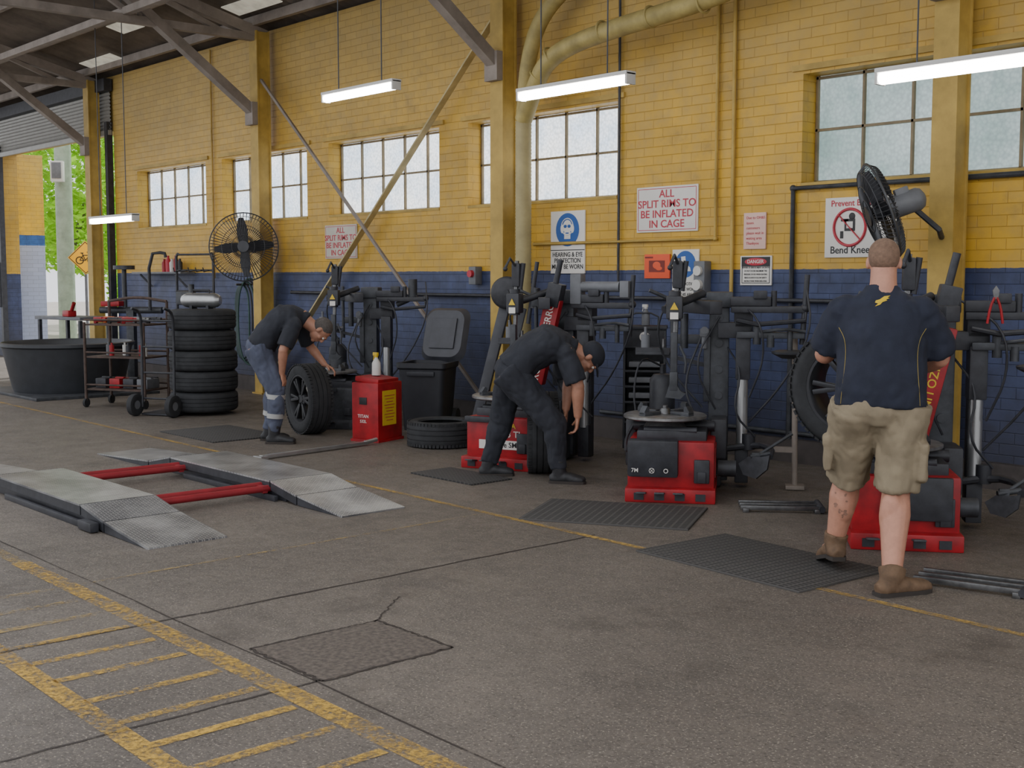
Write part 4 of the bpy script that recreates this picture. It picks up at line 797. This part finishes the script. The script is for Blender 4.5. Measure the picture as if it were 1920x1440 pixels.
    for s in 'LR':
        if o.get('shorts'):
            leg(b,s,.014,.97,0,.01); a_=L3(J['hip'+s],J['kn'+s],.5); c_=L3(J['hip'+s],J['kn'+s],1.0); b.loft([(a_,.096*lk,.096*lk),(c_,.094*lk,.10*lk)],(1,0,0),18)
            c_=L3(J['hip'+s],J['kn'+s],.62); sgn=-1 if s=='L' else 1; b.box(c_+V((sgn*.095*lk,-.03,0)),(.04,.15,.18),bev=.008); b.box(c_+V((sgn*.10*lk,-.03,.08)),(.04,.16,.05),bev=.006)
        else: leg(b,s,.016,1,.93,.008)
    mkobj('shorts' if o.get('shorts') else 'trousers',fuse(b,.010,3,.020,10),o.get('pants',KHA),t,sharp=180)
    if o.get('tape'):
        for s in 'LR':
            for fr in (.05,.5):
                a_=L3(J['kn'+s],J['an'+s],fr); c_=L3(J['kn'+s],J['an'+s],fr+.11); b=B(); r_=.088 if fr<.2 else .083; b.loft([(a_,r_,r_),(c_,r_-.002,r_-.002)],(1,0,0),24); part(t,b,'reflective_band',REFL)
    for s in 'LR':
        an=J['an'+s]; toe=J['toe'+s]; f=toe-an; f.z=0; L_=f.length; f.normalize(); sd=V((f.y,-f.x,0)); pitch=(toe.z-.03)-(an.z-.09); bk=o.get('bk',1)
        def fp(u,z): return an+f*u*bk+V((0,0,-.09+z+ (pitch*max(0,u)/L_)))
        b=B(); b.loft([(an+(J['kn'+s]-an).normalized()*o.get('shaft',.09),.058*bk,.06*bk),(an,.052*bk,.056*bk),(fp(-.01,.05),.046*bk,.055)],sd,18)
        b.loft([(fp(-.075,.035),.028,.03),(fp(-.05,.04),.042*bk,.042),(fp(.02,.05),.045*bk,.05),(fp(.09,.042),.048*bk,.042),(fp(.15,.036),.05*bk,.035),(fp(.19,.03),.04*bk,.028),(fp(.205,.025),.02,.015)],sd,18)
        bo=mkobj('boot',fuse(b,.008,2,.005,20),o.get('boots',BOOT),t,sharp=180)
        b=B(); pts=[(-.08,.03),(-.05,.042),(.02,.04),(.09,.048),(.15,.05),(.195,.035),(.21,.012)]
        top=[];bot=[]
        for sg in (1,-1):
            for u,w_ in (pts if sg==1 else pts[::-1]): top.append(fp(u,.022)+sd*w_*bk*sg); bot.append(fp(u,0)+sd*w_*bk*sg)
        n=len(top); b.raw(bot+top,[tuple(range(n))[::-1],tuple(range(n,2*n))]+[(i,(i+1)%n,n+(i+1)%n,n+i) for i in range(n)]); part(bo,b,'sole',SOLE)
    return t,so,sh,body,me
J=dict(pel=(0,-.03,.93),waist=(0,-.025,1.08),chest=(0,.01,1.32),neck=(0,.03,1.52),head=(0,.075,1.67),hf=(0,1,-.35),hu=(0,.35,1),
 shL=(-.19,.02,1.43),shR=(.19,.02,1.43),elL=(-.295,.12,1.19),elR=(.29,.12,1.18),wrL=(-.29,.36,1.17),wrR=(.19,.33,1.1),
 hdL=(-.1,1,.1),pnL=(.8,.1,-.4),tdL=(0,.1,1),hdR=(-.4,1,0),pnR=(-.8,.1,-.3),tdR=(0,.1,1),
 hipL=(-.11,-.02,.9),hipR=(.11,-.02,.9),knL=(-.16,.16,.52),knR=(.09,-.03,.5),anL=(-.22,.20,.16),anR=(.08,-.26,.09),toeL=(-.27,.36,.045),toeR=(.23,-.14,.03))
t,so,sh,body,bme=human('person from behind in navy polo, khaki shorts, brown boots, gripping wheel',(-3.47,5.66,0),R(31),J,1.17,dict(shorts=True,hem=2,belly=.02,curlL=.5,curlR=.5,hair=HAIRB,shaft=.05,legk=1.24,bk=1.15,waistk=1.1,fold=.02))
def mkproj(me):
    bvh=BVHTree.FromPolygons([v.co for v in me.vertices],[tuple(p.vertices) for p in me.polygons])
    def proj(x,z,e=.004):
        h=bvh.ray_cast(V((x,-1,z)),V((0,1,0)))[0]; return (h if h else V((x,-.15,z)))+V((0,-e,0))
    return proj
proj=mkproj(sh)
poly=[(-.045,.012),(-.02,.02),(.01,.045),(.05,.05),(.03,.035),(.045,.03),(.02,.02),(.03,.012),(0,.0),(-.015,-.02),(-.05,-.035),(-.03,-.012),(-.05,-.005)]
b=B(); P=[proj(x*.75,1.475+z*.65) for x,z in poly]; c=proj(-.005,1.478); b.raw([c]+P,[(0,i+1,(i+1)%len(P)+1) for i in range(len(P))])
part(so,b,'winged_foot_emblem',YLAB)
for s in (-1,1):
    b=B(); b.tube([proj(s*x,z,.001) for x,z in ((.215,1.34),(.185,1.29),(.175,1.22),(.18,1.12),(.19,1.02),(.195,.95))],.0014,6,smooth=2); part(so,b,'piping',PIPG)
pb=mkproj(bme); b=B(); rnd=random.Random(2)
for i in range(14):
    cx,cz=-.195+rnd.uniform(-.035,.035),.38+rnd.uniform(-.07,.07); r_=rnd.uniform(.004,.011); P=[pb(cx+r_*math.cos(a*.785)*rnd.uniform(.5,1.4),cz+r_*math.sin(a*.785),.0012) for a in range(8)]; b.raw(P,[tuple(range(8))])
part(body,b,'tattoo',INK)
J=dict(pel=(0,-.17,.94),waist=(0,-.08,1.07),chest=(0,.07,1.21),neck=(0,.25,1.21),head=(0,.41,1.09),hf=(0,.25,-.97),hu=(0,.97,.25),
 shL=(-.17,.19,1.15),shR=(.17,.19,1.15),elL=(-.24,.27,.92),elR=(.23,.09,.91),wrL=(-.2,.42,.74),wrR=(.15,.06,.68),
 hdL=(.1,.8,-.4),pnL=(.2,-.3,-1),tdL=(1,0,0),hdR=(-.2,.25,-1),pnR=(-.3,-.9,-.2),tdR=(-1,.1,0),
 hipL=(-.095,-.17,.9),hipR=(.095,-.17,.9),knL=(-.1,-.06,.5),knR=(.12,.0,.5),anL=(-.12,-.13,.09),anR=(.12,-.03,.09),toeL=(-.12,.03,.03),toeR=(.13,.14,.03))
human('person bending in black shirt and grey trousers with reflective bands',(-10.36,6.2,0),R(-41.7),J,1.05,dict(shirt=BLKF,pants=GRYF,tape=True,boots=BBOOT,hair=HAIRG,skin=SKIN2,hem=2))
J=dict(pel=(0,-.12,.87),waist=(0,-.01,.99),chest=(0,.14,1.08),neck=(0,.33,1.06),head=(0,.47,.97),hf=(0,.3,-.95),hu=(0,.95,.3),
 shL=(-.17,.29,1.02),shR=(.17,.29,1.02),elL=(-.2,.33,.77),elR=(.2,.38,.76),wrL=(-.13,.3,.54),wrR=(.17,.38,.52),
 hdL=(.1,0,-1),pnL=(0,-1,0),tdL=(1,0,0),hdR=(-.05,-.1,-1),pnR=(0,-1,0),tdR=(-1,0,0),
 hipL=(-.095,-.13,.84),hipR=(.095,-.13,.84),knL=(-.17,-.22,.46),knR=(.16,.2,.46),anL=(-.2,-.32,.09),anR=(.16,.24,.09),toeL=(-.2,-.15,.03),toeR=(.2,.41,.03))
human('person in black clothing and cap bending far forward over a tyre',(-7.1,6.5,0),R(-41.7),J,1.15,dict(shirt=BLKF,pants=BLKF,boots=BBOOT,hair=BLKF,skin=SKIN2,cap=True,hem=2,fold=.02))

# ---------------- light
w=bpy.data.worlds.new('world'); bpy.context.scene.world=w; w.use_nodes=True; bg=w.node_tree.nodes['Background']; bg.inputs[0].default_value=(.93,.95,1,1); bg.inputs[1].default_value=1.6
sun=bpy.data.lights.new('sun','SUN'); sun.energy=4; sun.angle=.05; so_=bpy.data.objects.new('sun',sun); COL.objects.link(so_); so_.rotation_euler=Euler((R(-35),0,R(20)))
